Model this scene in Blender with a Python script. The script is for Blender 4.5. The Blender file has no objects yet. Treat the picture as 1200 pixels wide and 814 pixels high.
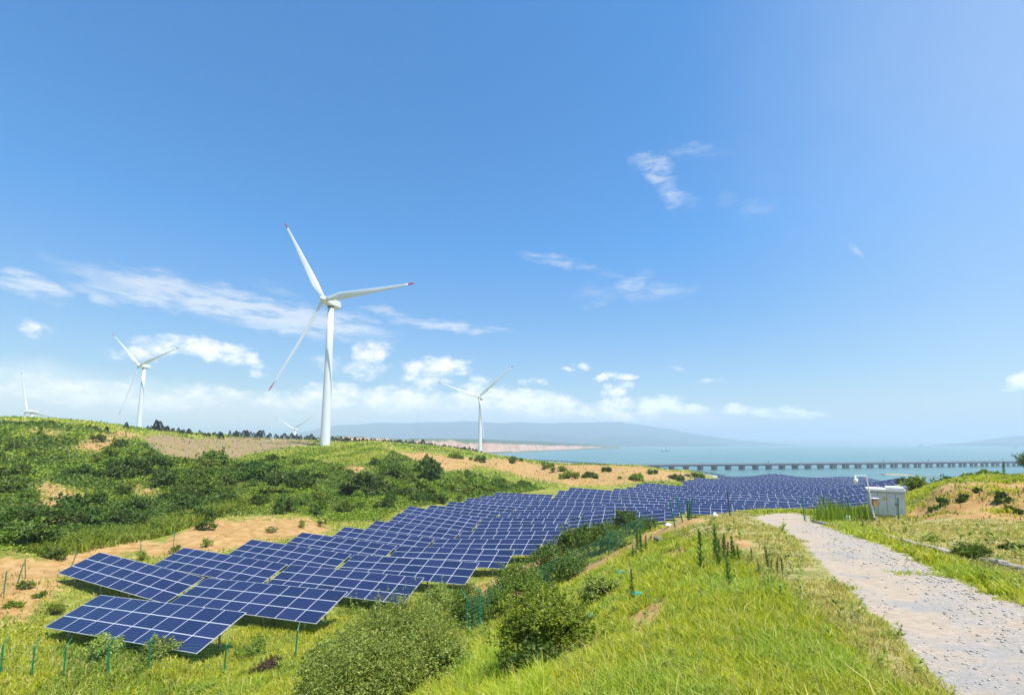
import bpy, math, random
import numpy as np
from mathutils import Vector, Matrix

R_ = math.radians
scene = bpy.context.scene
COL = scene.collection
CZ = 45.0                                   # eye height above the lake (lake = z 0)

# ------------------------------------------------------------------ camera
FPX, CYV, PITCH = 550.0, 457.5, math.atan(60 / 550)
cam_d = bpy.data.cameras.new("camera")
cam = bpy.data.objects.new("camera", cam_d)
COL.objects.link(cam)
cam.location = (0, 0, CZ)
cam.rotation_euler = (math.pi / 2 + PITCH, 0, 0)
cam_d.sensor_width = 36
cam_d.lens = FPX / 1200 * 36
cam_d.shift_y = (CYV - 407) / 1200
cam_d.clip_start = 0.1
cam_d.clip_end = 80000
scene.camera = cam

# ------------------------------------------------------------------ light and exposure
SUN_EL = R_(66)
SUN_H = Vector((0.80, -0.60)).normalized()
SUN_V = Vector((SUN_H.x * math.cos(SUN_EL), SUN_H.y * math.cos(SUN_EL), math.sin(SUN_EL)))
sun_d = bpy.data.lights.new("sun", 'SUN')
sun_d.energy = 5.0
sun_d.angle = R_(0.53)
sun_d.color = (1.0, 0.955, 0.89)
sun = bpy.data.objects.new("sun", sun_d)
COL.objects.link(sun)
sun.location = (60, -60, 200)
sun.rotation_euler = SUN_V.to_track_quat('Z', 'Y').to_euler()
scene.view_settings.view_transform = 'Standard'
scene.view_settings.look = 'None'
scene.view_settings.gamma = 1
scene.view_settings.exposure = 0.47
scene.view_settings.use_curve_mapping = False
cy = scene.cycles
cy.use_denoising = True
cy.max_bounces = 6
cy.diffuse_bounces = 3
cy.glossy_bounces = 2
cy.transmission_bounces = 3
cy.volume_bounces = 2
cy.transparent_max_bounces = 4
cy.sample_clamp_indirect = 6


def ray(u, v):
    x = (u - 600) / FPX
    z = -(v - CYV) / FPX
    d = np.array([x, math.cos(PITCH) - z * math.sin(PITCH), math.sin(PITCH) + z * math.cos(PITCH)])
    return d / d[1]


def at(u, v, Y):
    r = ray(u, v) * Y
    return np.array([r[0], r[1], r[2] + CZ])


def project(x, y, z):
    z = z - CZ
    d = y * math.cos(PITCH) + z * math.sin(PITCH)
    zz = -y * math.sin(PITCH) + z * math.cos(PITCH)
    return 600 + FPX * x / d, CYV - FPX * zz / d


def azel(u, v):
    d = ray(u, v)
    return math.atan2(d[0], d[1]), math.atan2(d[2], math.hypot(d[0], d[1]))


# ------------------------------------------------------------------ node helper
class NT:
    def __init__(self, tree):
        self.t = tree
        tree.nodes.clear()

    def n(self, kind, **kw):
        nd = self.t.nodes.new(kind)
        for k, v in kw.items():
            setattr(nd, k, v)
        return nd

    def put(self, sock, v):
        if isinstance(v, bpy.types.NodeSocket):
            self.t.links.new(v, sock)
        elif v is not None:
            sock.default_value = v

    def math(self, op, a, b=None, c=None, clamp=False):
        nd = self.n('ShaderNodeMath', operation=op, use_clamp=clamp)
        for i, v in enumerate((a, b, c)):
            self.put(nd.inputs[i], v) if v is not None else None
        return nd.outputs[0]

    def vmath(self, op, a, b=None):
        nd = self.n('ShaderNodeVectorMath', operation=op)
        self.put(nd.inputs[0], a)
        if b is not None:
            self.put(nd.inputs[1], b)
        return nd.outputs['Value'] if op in ('DOT_PRODUCT', 'LENGTH') else nd.outputs[0]

    def noise(self, vec, scale, detail=4, rough=0.55, dist=0.0):
        nd = self.n('ShaderNodeTexNoise')
        self.put(nd.inputs['Vector'], vec)
        nd.inputs['Scale'].default_value = scale
        nd.inputs['Detail'].default_value = detail
        nd.inputs['Roughness'].default_value = rough
        nd.inputs['Distortion'].default_value = dist
        return nd.outputs['Fac']

    def ramp(self, v, lo, hi, smooth=True, a=0.0, b=1.0):
        nd = self.n('ShaderNodeMapRange')
        nd.interpolation_type = 'SMOOTHSTEP' if smooth else 'LINEAR'
        self.put(nd.inputs[0], v)
        nd.inputs[1].default_value = lo
        nd.inputs[2].default_value = hi
        nd.inputs[3].default_value = a
        nd.inputs[4].default_value = b
        return nd.outputs[0]

    def mix(self, f, a, b):
        nd = self.n('ShaderNodeMix', data_type='RGBA')
        self.put(nd.inputs[0], f)
        for i, c in ((6, a), (7, b)):
            if isinstance(c, tuple) and len(c) == 3:
                c = (*c, 1)
            self.put(nd.inputs[i], c)
        return nd.outputs[2]


# ------------------------------------------------------------------ world: sky and clouds (laid out by compass bearing and elevation)
world = bpy.data.worlds.new("World")
scene.world = world
world.use_nodes = True
W = NT(world.node_tree)
sky = W.n('ShaderNodeTexSky', sky_type='NISHITA')
sky.sun_disc = False
sky.sun_elevation = SUN_EL
sky.sun_rotation = math.atan2(SUN_H.x, SUN_H.y)
sky.altitude = 50
sky.air_density = 1.0
sky.dust_density = 0.6
sky.ozone_density = 2.2
SKY_K = 0.110
bg_sky = W.n('ShaderNodeBackground')
tint = W.n('ShaderNodeMix', data_type='RGBA', blend_type='MULTIPLY')
tint.inputs[0].default_value = 1
W.put(tint.inputs[6], sky.outputs[0])
W.put(bg_sky.inputs[0], tint.outputs[2])
bg_sky.inputs[1].default_value = SKY_K
tc = W.n('ShaderNodeTexCoord')
sep = W.n('ShaderNodeSeparateXYZ')
W.put(sep.inputs[0], tc.outputs['Generated'])
az = W.math('ARCTAN2', sep.outputs[0], sep.outputs[1])
el = W.math('ARCSINE', sep.outputs[2])
cmb = W.n('ShaderNodeCombineXYZ')
W.put(cmb.inputs[0], az)
W.put(cmb.inputs[1], el)
AE = cmb.outputs[0]
W.put(tint.inputs[7], W.mix(W.ramp(el, 0.0, .40, False), (.90, .86, .80), (.36, 1.03, 1.46)))

wn = W.n('ShaderNodeTexNoise')
W.put(wn.inputs['Vector'], AE)
wn.inputs['Scale'].default_value = 11
wn.inputs['Detail'].default_value = 6
wn.inputs['Roughness'].default_value = .62
wv_ = W.vmath('MULTIPLY', W.vmath('SUBTRACT', wn.outputs['Color'], (.5, .5, .5)), (.13, .055, 0))
AEW = W.vmath('ADD', AE, wv_)


def cloud_mask(items):
    acc = None
    for (u, v, ru, rv, ang, gain) in items:
        a0, e0 = azel(u, v)
        a1, _ = azel(u + 1, v)
        _, e1 = azel(u, v - 1)
        mp = W.n('ShaderNodeMapping', vector_type='TEXTURE')
        W.put(mp.inputs[0], AEW)
        mp.inputs['Location'].default_value = (a0, e0, 0)
        mp.inputs['Rotation'].default_value = (0, 0, R_(ang))
        mp.inputs['Scale'].default_value = (ru * (a1 - a0), rv * (e1 - e0), 1)
        d = W.vmath('DOT_PRODUCT', mp.outputs[0], mp.outputs[0])
        m = W.math('MULTIPLY', W.math('SUBTRACT', 1.0, d, clamp=True), gain)
        acc = m if acc is None else W.math('MAXIMUM', acc, m)
    return acc


# heaps: crisp fair-weather clouds (u, v, half width, half height, tilt, strength)
CU = [(235, 411, 95, 18, -1, .95), (165, 417, 45, 13, 0, .7), (298, 421, 24, 12, 0, .75), (296, 434, 18, 9, 0, .5), (435, 412, 38, 18, 8, .95),
      (415, 430, 70, 16, 0, .55), (515, 430, 46, 18, 5, .95), (500, 447, 38, 13, 0, .6), (30, 386, 36, 13, 6, .7), (60, 390, 32, 10, 0, .45),
      (610, 470, 70, 20, -5, 1.0), (560, 466, 50, 20, 0, .95), (645, 477, 50, 15, 0, .95), (470, 467, 80, 20, 0, .85), (400, 461, 66, 20, 0, .85), (330, 468, 70, 16, 0, .7),
      (722, 458, 20, 12, 0, .95), (715, 477, 46, 14, 4, 1.0), (775, 475, 44, 14, 0, 1.0), (815, 482, 28, 9, -10, .95), (690, 483, 60, 11, 0, .85), (740, 484, 80, 9, 0, .8),
      (870, 480, 36, 9, 0, .95), (925, 484, 54, 10, -6, .95), (1196, 446, 34, 12, 14, 1.0), (721, 442, 28, 6, 0, .8), (683, 426, 22, 6, -8, .75),
      (660, 432, 15, 5, 0, .65), (625, 446, 15, 7, 0, .65), (792, 432, 18, 5, 0, .5), (828, 446, 18, 5, 5, .45), (558, 446, 24, 10, 0, .6), (200, 472, 90, 18, 3, .75),
      (100, 462, 80, 20, 5, .75), (20, 452, 60, 22, 0, .75), (260, 462, 60, 14, 0, .6)]
# streaks: thin high cloud
CI = [(290, 362, 230, 26, -5, 1.0), (160, 345, 110, 14, -9, .7), (360, 375, 130, 24, -5, .85), (510, 378, 110, 9, -6, .75), (40, 337, 70, 18, -12, .85),
      (110, 345, 60, 8, -16, .6), (400, 388, 90, 12, 0, .5), (768, 200, 40, 24, -30, .62), (790, 230, 36, 20, -30, .5), (815, 180, 50, 12, -10, .35),
      (885, 244, 34, 16, 0, .35), (848, 236, 20, 16, 0, .22), (645, 303, 52, 11, -6, .5), (700, 315, 40, 6, -18, .35), (735, 330, 40, 16, 10, .5),
      (765, 343, 60, 12, -2, .5), (700, 342, 30, 14, 0, .3), (997, 296, 9, 14, 0, .45), (696, 358, 9, 5, 30, .5), (140, 308, 40, 8, -5, .2), (320, 335, 60, 10, -8, .3)]
# low bank: soft haze cloud above the left skyline
BK = [(480, 494, 420, 22, 0, .95), (700, 496, 240, 16, 0, .8), (40, 462, 90, 30, 0, .5), (150, 485, 330, 50, 0, .95), (480, 488, 330, 34, 0, .85), (740, 496, 200, 22, 0, .62), (40, 450, 150, 44, 0, .6)]

veil = W.math('MULTIPLY', W.math('POWER', cloud_mask([(1450, -120, 1500, 1000, 0, 1.0)]), 2.2), .30)
mcu = cloud_mask(CU)
mci = cloud_mask(CI)
mbk = cloud_mask(BK)
sc1 = W.n('ShaderNodeMapping')
W.put(sc1.inputs[0], AE)
sc1.inputs['Scale'].default_value = (1.0, 1.7, 1.0)
n_cu = W.noise(sc1.outputs[0], 30, 10, .62, .1)
n_big = W.noise(sc1.outputs[0], 9, 4, .55)
sc2 = W.n('ShaderNodeMapping')
W.put(sc2.inputs[0], AE)
sc2.inputs['Rotation'].default_value = (0, 0, R_(8))
sc2.inputs['Scale'].default_value = (1.0, 4.5, 1.0)
n_ci = W.noise(sc2.outputs[0], 15, 9, .66, .5)
cu = W.ramp(W.math('ADD', mcu, W.math('MULTIPLY', W.math('SUBTRACT', n_cu, .5), 2.2)), .06, 1.10)
ci = W.ramp(W.math('MULTIPLY', mci, W.ramp(n_ci, .22, .66)), .02, .80)
bk = W.math('MULTIPLY', W.ramp(W.math('ADD', mbk, W.math('MULTIPLY', W.math('SUBTRACT', n_big, .5), .9)), .0, .95), .55)
cu = W.math('MULTIPLY', cu, W.ramp(mcu, 0.0, .45, True, 0, .95))
ci = W.math('MULTIPLY', ci, .72)
bk = W.math('MULTIPLY', bk, W.ramp(mbk, 0.0, .6))
inv = W.math('MULTIPLY', W.math('MULTIPLY', W.math('SUBTRACT', 1, cu), W.math('SUBTRACT', 1, ci)), W.math('SUBTRACT', 1, bk))
inv = W.math('MULTIPLY', inv, W.math('SUBTRACT', 1, veil))
cov = W.math('SUBTRACT', 1, inv, clamp=True)
col = W.mix(cu, (.80, .84, .90), (1.0, .99, .98))
bg_cl = W.n('ShaderNodeBackground')
W.put(bg_cl.inputs[0], col)
W.put(bg_cl.inputs[1], W.ramp(el, .03, .30, True, 1.08, .80))
mx = W.n('ShaderNodeMixShader')
W.put(mx.inputs[0], cov)
W.put(mx.inputs[1], bg_sky.outputs[0])
W.put(mx.inputs[2], bg_cl.outputs[0])
wo = W.n('ShaderNodeOutputWorld')
W.put(wo.inputs[0], mx.outputs[0])


# ------------------------------------------------------------------ mesh helpers
def np_mesh(name, verts, faces, mats, mat_idx=None, uv=None, smooth=False):
    """faces: list of (n, k) int arrays"""
    me = bpy.data.meshes.new(name)
    verts = np.asarray(verts, dtype=np.float32)
    me.vertices.add(len(verts))
    me.vertices.foreach_set("co", verts.ravel())
    loops = np.concatenate([np.asarray(f, dtype=np.int32).ravel() for f in faces])
    tot = np.concatenate([np.full(len(f), np.asarray(f).shape[1], dtype=np.int32) for f in faces])
    start = np.concatenate([[0], np.cumsum(tot)[:-1]]).astype(np.int32)
    me.loops.add(len(loops))
    me.polygons.add(len(tot))
    me.loops.foreach_set("vertex_index", loops)
    me.polygons.foreach_set("loop_start", start)
    me.polygons.foreach_set("loop_total", tot)
    for m in mats:
        me.materials.append(m)
    if mat_idx is not None:
        me.polygons.foreach_set("material_index", np.asarray(mat_idx, dtype=np.int32))
    if smooth:
        me.polygons.foreach_set("use_smooth", np.ones(len(tot), dtype=bool))
    me.update(calc_edges=True)
    if uv is not None:
        l = me.uv_layers.new(name="uv")
        l.data.foreach_set("uv", np.asarray(uv, dtype=np.float32).ravel())
    me.validate()
    return me


class MB:
    """collects boxes, bars, tubes and quads into one mesh"""

    def __init__(self):
        self.v, self.f, self.m, self.uv = [], [], [], []

    def add(self, vs, fs, mi=0, uvs=None):
        o = len(self.v)
        self.v += [tuple(map(float, p)) for p in vs]
        for i, f in enumerate(fs):
            self.f.append(tuple(o + k for k in f))
            self.m.append(mi)
            self.uv += list(uvs[i]) if uvs else [(0.5, 0.5)] * len(f)

    def box(self, c, s, mi=0, M=None):
        x, y, z = (k / 2 for k in s)
        vs = [Vector((a * x, b * y, d * z)) for d in (-1, 1) for b in (-1, 1) for a in (-1, 1)]
        if M is not None:
            vs = [M @ p for p in vs]
        vs = [p + Vector(c) for p in vs]
        self.add(vs, [(0, 2, 3, 1), (4, 5, 7, 6), (0, 1, 5, 4), (2, 6, 7, 3), (0, 4, 6, 2), (1, 3, 7, 5)], mi)

    def tube(self, pts, radii, n=8, mi=0, cap=True):
        pts = [Vector(p) for p in pts]
        if not hasattr(radii, '__len__'):
            radii = [radii] * len(pts)
        vs, fs = [], []
        for i, p in enumerate(pts):
            t = (pts[min(i + 1, len(pts) - 1)] - pts[max(i - 1, 0)]).normalized()
            a = t.cross(Vector((0, 0, 1)) if abs(t.z) < .9 else Vector((1, 0, 0))).normalized()
            b = t.cross(a)
            for k in range(n):
                q = 2 * math.pi * k / n
                vs.append(p + (a * math.cos(q) + b * math.sin(q)) * radii[i])
        for i in range(len(pts) - 1):
            for k in range(n):
                k2 = (k + 1) % n
                fs.append((i * n + k, i * n + k2, (i + 1) * n + k2, (i + 1) * n + k))
        if cap:
            fs.append(tuple(range(n - 1, -1, -1)))
            fs.append(tuple((len(pts) - 1) * n + k for k in range(n)))
        self.add(vs, fs, mi)

    def mesh(self, name, mats, smooth=False):
        me = bpy.data.meshes.new(name)
        me.from_pydata(self.v, [], self.f)
        for m in (mats if isinstance(mats, (list, tuple)) else [mats]):
            me.materials.append(m)
        me.polygons.foreach_set("material_index", self.m)
        if smooth:
            me.polygons.foreach_set("use_smooth", [True] * len(self.f))
        l = me.uv_layers.new(name="uv")
        l.data.foreach_set("uv", np.array(self.uv, dtype=np.float32).ravel())
        me.update()
        return me

    def build(self, name, mats, parent=None, smooth=False):
        return link(name, self.mesh(name, mats, smooth), parent)


def link(name, me, parent=None, loc=None):
    o = bpy.data.objects.new(name, me)
    COL.objects.link(o)
    if parent is not None:
        o.parent = parent
    if loc is not None:
        o.location = loc
    return o


def tag(o, label=None, cat=None, group=None, kind=None):
    if label:
        o["label"] = label
    if cat:
        o["category"] = cat
    if group:
        o["group"] = group
    if kind:
        o["kind"] = kind
    return o


def thing(name, label, cat, loc, rotz=0.0, group=None):
    o = link(name, None, None, loc)
    o.empty_display_size = 0.2
    o.rotation_euler = (0, 0, rotz)
    return tag(o, label, cat, group)


ONES = "zeroth first second third fourth fifth sixth seventh eighth ninth tenth eleventh twelfth thirteenth fourteenth fifteenth sixteenth seventeenth eighteenth nineteenth".split()
TENS = {2: ("twentieth", "twenty"), 3: ("thirtieth", "thirty"), 4: ("fortieth", "forty"), 5: ("fiftieth", "fifty"), 6: ("sixtieth", "sixty"),
        7: ("seventieth", "seventy"), 8: ("eightieth", "eighty"), 9: ("ninetieth", "ninety")}


def nth(i):
    if i < 20:
        return ONES[i]
    if i >= 100:
        return "hundred and " + nth(i - 100) if i > 100 else "hundredth"
    a, b = divmod(i, 10)
    return TENS[a][0] if b == 0 else TENS[a][1] + "-" + ONES[b]


# ------------------------------------------------------------------ value noise (numpy)
_rs = np.random.RandomState(7)
_perm = _rs.rand(256, 256).astype(np.float32)


def vnoise(x, y):
    xi, yi = np.floor(x).astype(int), np.floor(y).astype(int)
    fx, fy = x - xi, y - yi
    fx, fy = fx * fx * (3 - 2 * fx), fy * fy * (3 - 2 * fy)
    g = lambda i, j: _perm[i & 255, j & 255]
    return (g(xi, yi) * (1 - fx) + g(xi + 1, yi) * fx) * (1 - fy) + (g(xi, yi + 1) * (1 - fx) + g(xi + 1, yi + 1) * fx) * fy


def fbm(x, y, o=4):
    s, a = 0, .5
    for k in range(o):
        s = s + a * (vnoise(x * 2 ** k + 17 * k, y * 2 ** k + 31 * k) - .5)
        a *= .5
    return s


# ------------------------------------------------------------------ terrain: heights known at (pixel, distance) points
CTRL = """
1400 814 3.8;1200 814 3.9;1000 814 4.05;800 814 4.3;650 814 6;560 814 9.3;450 814 13.5;300 814 18;150 814 21;0 814 22;-200 814 23;1350 740 5.4
1200 760 5.1;1100 760 5.2;900 760 5.5;750 760 7;660 760 10;600 760 14.5;500 760 20;400 760 24;200 775 24.5;0 775 25.5
1200 700 7.5;1000 700 7.7;850 700 8.7;750 700 11.5;700 700 17;650 705 26;1200 668 10.4;1330 690 8.4;1085 637 15.5;1010 618 24;955 607 32
1000 660 11.8;900 660 12.5;800 660 15.2;745 660 21.5;705 660 32;676 676 33;713 650 40;752 626 46
1000 630 18.5;900 630 18.5;830 630 20;795 630 27;768 628 40;950 610 31;900 610 31;850 610 29;815 611 28.5;790 614 29.5
930 600 44;880 600 42;840 603 38;1040 608 34
1065 609 33;1120 608 27;1200 640 15;1200 608 25;1160 604 28;1300 640 14;1300 600 24
1080 592 36;1105 572.5 36;1150 567 36;1200 564 36;1200 557 40;1150 559 44;1300 550 38;1250 553 40;1400 540 45;1105 566 48
1075 578 70;1090 584 78;1060 566 110;1110 575 100;1150 565 90;1100 571 150
"""
XYZ = """
-27.7 29.2 -11.65;-15.3 24.4 -11.1;-11.4 29.2 -11.4;-24 34 -11.9;-7.8 34.1 -11.9;-3.9 38.9 -12.0;-.7 44 -12.1;2.3 49.1 -12.1;4.8 54.5 -12.2;6.7 60 -12.3
-35.5 41.7 -11.6;-44 40 -11.6;-31.2 46.3 -11.8;-27.5 51.2 -12.1;-24.4 56.3 -12.3;-21 61.4 -12.5;-18.7 66.8 -12.6;-17 72.5 -12.4;-16.8 78.7 -12.6;-14 84 -12.8;-8 88 -13
-6 93.5 -13.2;0 97 -12.8;7.4 101 -12.6;18 105 -12.9;36 115 -13.4;20 75 -12.3;35 68 -12.2;45 80 -12.5;60 80 -12.6;20 90 -12.6;55 110 -13.4;80 110 -13.6
60 150 -15;90 150 -15.2;120 150 -15.6;70 190 -16.8;110 190 -17;150 190 -17.6;95 230 -18.6;130 230 -18.4;170 230 -19;110 262 -20;150 270 -19.8;190 262 -20.5;150 300 -26;230 300 -30
60 52 -7.5;75 60 -10;80 95 -12
"""
HILL = """
0 690 36;0 655 43;0 625 50;0 590 64;0 560 80;0 525 105;0 493 135;-200 490 130;-200 560 80;-200 640 48
80 655 47;80 625 56;80 590 70;80 550 92;90 520 120;100 498 150;60 494 145
170 634 56;170 605 70;170 570 88;170 540 115;150 512 150;200 510 185;175 505 180
240 620 63;300 615 68;380 615 73;300 604 74;240 607 70;380 606 78;300 575 88;380 580 92;250 560 98;340 553 118;260 540 150;300 532 170;250 520 220;330 517 250
380 523 216;350 527 185;420 521 195;445 521.5 185;400 545 140;440 560 122;470 592 86;440 575 104;470 531 190;470 545 150
505 560 128;500 540 170;520 531 205;560 536 225;550 560 140;600 539 250;600 560 150;640 571 118;640 556 190;690 544 240;700 562 165;700 571 128;750 547 280;760 567 150;800 552 300;790 563 190;840 560 310;830 556 330
"""
pts = []
for block in (CTRL, HILL):
    for row in block.strip().replace("\n", ";").split(";"):
        u, v, Y = map(float, row.split())
        r = ray(u, v) * Y
        pts.append(r)
for row in XYZ.strip().replace("\n", ";").split(";"):
    pts.append(np.array(list(map(float, row.split()))))
# out of the picture and beyond what it shows
for x, y, z in ((0, .5, -1.7), (3, 0, -1.7), (-3, 0, -2.4), (0, -8, -1.0), (10, -8, -.6), (-12, -5, -6), (-30, 0, -10.5), (-60, 20, -9), (30, 0, 0), (60, 0, 2),
                (0, -100, 3), (100, -100, 6), (-120, -60, 2), (-160, 60, 8), (-300, 200, 10), (-240, 240, 9), (-200, 260, 6), (-110, 260, 0), (-150, 330, 1), (-90, 330, -2),
                (-60, 350, -4), (-30, 330, -7), (0, 330, -12), (30, 340, -17), (60, 360, -22), (-360, 455, 12), (-280, 480, 6), (-560, 560, 12), (-100, 450, -10), (-30, 420, -14), (20, 440, -22),
                (100, 420, -34), (0, 520, -34), (-30, 560, -38), (200, 360, -42), (260, 330, -44), (60, 520, -50), (140, 440, -50), (150, 520, -52), (300, 400, -54), (400, 300, -50), (300, 200, -40),
                (200, 150, -28), (180, 100, -14), (150, 130, -19), (140, 70, -4), (250, 60, -8), (400, 100, -40), (-400, 900, -20), (-200, 900, -36), (-700, 700, 0),
                (0, 800, -54), (200, 800, -55), (600, 700, -55), (800, 500, -55), (800, 200, -50), (-300, 1500, -55), (-1500, 1500, -30), (0, 1500, -58), (1500, 1000, -58), (0, 5000, -60), (5000, 3000, -60),
                (5000, 0, -60), (-5000, 4000, -50), (-4000, 0, 20), (0, -4000, 30), (0, 25000, -70), (25000, 0, -70), (-25000, 0, -40), (0, -25000, 0)):
    pts.append(np.array([x, y, z], dtype=float))
pts = np.array(pts)


def warp(x, y):
    r = np.hypot(x, y)
    g = np.log1p(r / 3.0) / np.maximum(r, 1e-6)
    return np.stack([x * g, y * g], -1)


_q = warp(pts[:, 0], pts[:, 1])
_c = 0.06


def _phi(a, b):
    d2 = (a[:, None, 0] - b[None, :, 0]) ** 2 + (a[:, None, 1] - b[None, :, 1]) ** 2
    return np.sqrt(d2 + _c * _c)


_K = np.zeros((len(_q) + 1, len(_q) + 1))
_K[:-1, :-1] = _phi(_q, _q) - 0.004 * np.eye(len(_q))
_K[-1, :-1] = _K[:-1, -1] = 1
_w = np.linalg.solve(_K, np.concatenate([pts[:, 2], [0]]))


def rbf(x, y):
    out = np.empty(len(x))
    for i in range(0, len(x), 40000):
        out[i:i + 40000] = _phi(warp(x[i:i + 40000], y[i:i + 40000]), _q) @ _w[:-1] + _w[-1]
    return out


AZ = np.radians(np.concatenate([np.linspace(-62, 62, 560), np.linspace(65, 295, 70)]))
NR = 430
LR = np.linspace(math.log(.6), math.log(26000), NR)
_a, _l = np.meshgrid(AZ, LR)                # rows: range, columns: azimuth
GX, GY = np.exp(_l) * np.sin(_a), np.exp(_l) * np.cos(_a)
GZ = rbf(GX.ravel(), GY.ravel()).reshape(GX.shape)
_r = np.hypot(GX, GY)
hill_amp = np.clip((_r - 45) / 60, 0, 1) * np.clip((-(GX) + 15 + .18 * GY) / 30, 0, 1)
_e, _n = GX * .93 - GY * .3676, GX * .3676 + GY * .93
_fld = np.where(_n < 112, np.clip((_e + 54) / 6, 0, 1), np.clip((GX / np.maximum(GY, 1) - .10) / .05, 0, 1)) * np.clip((_n - 12) / 4, 0, 1) * (GY > 0)
hill_amp = hill_amp * (1 - _fld)
GZ += fbm(GX / 5 + 9, GY / 5, 4) * np.clip(.012 * _r, .03, .28) * (1 - .7 * _fld)
GZ += fbm(GX / 13 + 3, GY / 13 + 5, 4) * 3.2 * hill_amp * np.clip((400 - _r) / 200, 0, 1)
GZ += fbm(GX / .45, GY / .45, 3) * .05 * np.clip((25 - _r) / 15, 0, 1)


def tz(x, y):
    """ground height relative to the eye"""
    x, y = np.atleast_1d(np.asarray(x, float)), np.atleast_1d(np.asarray(y, float))
    a = np.arctan2(x, y)
    a = np.where(a < AZ[0], a + 2 * math.pi, a)
    l = np.log(np.maximum(np.hypot(x, y), .6))
    fi = np.clip((l - LR[0]) / (LR[1] - LR[0]), 0, NR - 1.001)
    fj = np.interp(a, AZ, np.arange(len(AZ)))
    fj = np.clip(fj, 0, len(AZ) - 1.001)
    i, j = fi.astype(int), fj.astype(int)
    fi, fj = fi - i, fj - j
    return (GZ[i, j] * (1 - fj) + GZ[i, j + 1] * fj) * (1 - fi) + (GZ[i + 1, j] * (1 - fj) + GZ[i + 1, j + 1] * fj) * fi


def gz(x, y):
    return float(tz(x, y)[0]) + CZ


_steps = np.exp(np.linspace(math.log(2.0), math.log(1500), 1400))


def hit(u, v):
    """where the sight line through a picture point first meets the ground: a world (x, y)"""
    d = ray(u, v)
    z = tz(d[0] * _steps, _steps)
    below = np.nonzero(d[2] * _steps < z)[0]
    Y = _steps[below[0]] if len(below) else 400.0
    return d[0] * Y, Y


def polar(x, y):
    return np.arctan2(x, y), np.log(np.hypot(x, y))


def world_poly(pix):
    return np.array([polar(*hit(u, v)) for u, v in pix])


def inside(poly, a, l):
    c = np.zeros(np.shape(a), bool)
    n = len(poly)
    for i in range(n):
        (x1, y1), (x2, y2) = poly[i], poly[(i + 1) % n]
        if y1 == y2:
            continue
        c ^= ((y1 > l) != (y2 > l)) & (a < (x2 - x1) * (l - y1) / (y2 - y1) + x1)
    return c


def poly_dist(poly, a, l, ka=1.0, kl=.35):
    """signed distance (inside positive) in bearing / log range"""
    d = np.full(np.shape(a), 9.0)
    P = poly * np.array([ka, kl])
    A, L = a * ka, l * kl
    for i in range(len(P)):
        p, q = P[i], P[(i + 1) % len(P)]
        e = q - p
        t = np.clip(((A - p[0]) * e[0] + (L - p[1]) * e[1]) / max(e @ e, 1e-12), 0, 1)
        d = np.minimum(d, np.hypot(A - p[0] - t * e[0], L - p[1] - t * e[1]))
    return np.where(inside(poly, a, l), d, -d)


def soft(polys, a, l, w):
    m = np.zeros(np.shape(a))
    for p in polys:
        m = np.maximum(m, np.clip(.5 + poly_dist(p, a, l) / w, 0, 1))
    return m


ROAD = world_poly([(1150, 860), (1065, 757), (1005, 702), (965, 665), (944, 640), (922, 622), (895, 611), (884, 606), (900, 602), (935, 600.5), (944, 604), (950, 609), (984, 621),
                   (1022, 636), (1074, 656), (1124, 682), (1200, 712), (1330, 780), (1500, 860)])
SAND = [world_poly(p) for p in (
    [(-40, 662), (45, 655), (110, 640), (170, 632), (195, 642), (130, 656), (75, 675), (60, 700), (30, 728), (-40, 735)],
    [(150, 655), (200, 629), (240, 613), (300, 608), (380, 613), (392, 624), (330, 632), (280, 642), (230, 652)],
    [(88, 526), (104, 513), (138, 505), (165, 509), (150, 517), (118, 531)],
    [(48, 563), (75, 570), (110, 586), (70, 597), (60, 618), (52, 600)],
    [(466, 528.5), (500, 530.5), (535, 537), (556, 546), (524, 553), (500, 546)],
    [(520, 536), (560, 537.5), (600, 539), (690, 544.5), (760, 549), (830, 558), (800, 565), (720, 570), (662, 570), (625, 560), (590, 552)],
    [(786, 613), (806, 607), (826, 611), (782, 626), (742, 646), (694, 672), (662, 684), (678, 668), (718, 646), (758, 624)],
    [(1056, 607), (1078, 588), (1098, 574), (1150, 564.5), (1240, 562), (1250, 606), (1200, 611), (1150, 611), (1070, 612)],
    [(572, 700), (600, 690), (625, 680), (612, 705), (590, 728), (570, 730)],
    [(545, 692), (600, 669), (640, 650), (652, 656), (604, 690), (560, 704)],
    [(835, 634), (872, 630), (880, 640), (850, 648)], [(655, 768), (690, 745), (705, 742), (690, 758), (660, 778)], [(738, 724), (772, 704), (788, 710), (752, 738)], [(770, 650), (800, 640), (806, 646), (778, 656)],
    [(400, 548), (418, 544), (432, 550), (415, 556)], [(150, 570), (178, 572), (180, 580), (152, 578)], [(30, 503), (70, 505), (68, 512), (32, 510)])]
BROWN = [world_poly(p) for p in ([(168, 512), (250, 513), (345, 515), (372, 519.5), (330, 525), (290, 532), (240, 542), (195, 534), (172, 522)],)]
DRY = [world_poly(p) for p in ([(930, 604), (1060, 610), (1200, 610), (1230, 690), (1150, 668), (1080, 640), (1000, 614)], [(800, 606), (890, 606), (930, 626), (960, 660), (1010, 710), (1075, 770), (1100, 830), (1040, 800), (960, 720), (880, 660), (800, 625)])]

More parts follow.
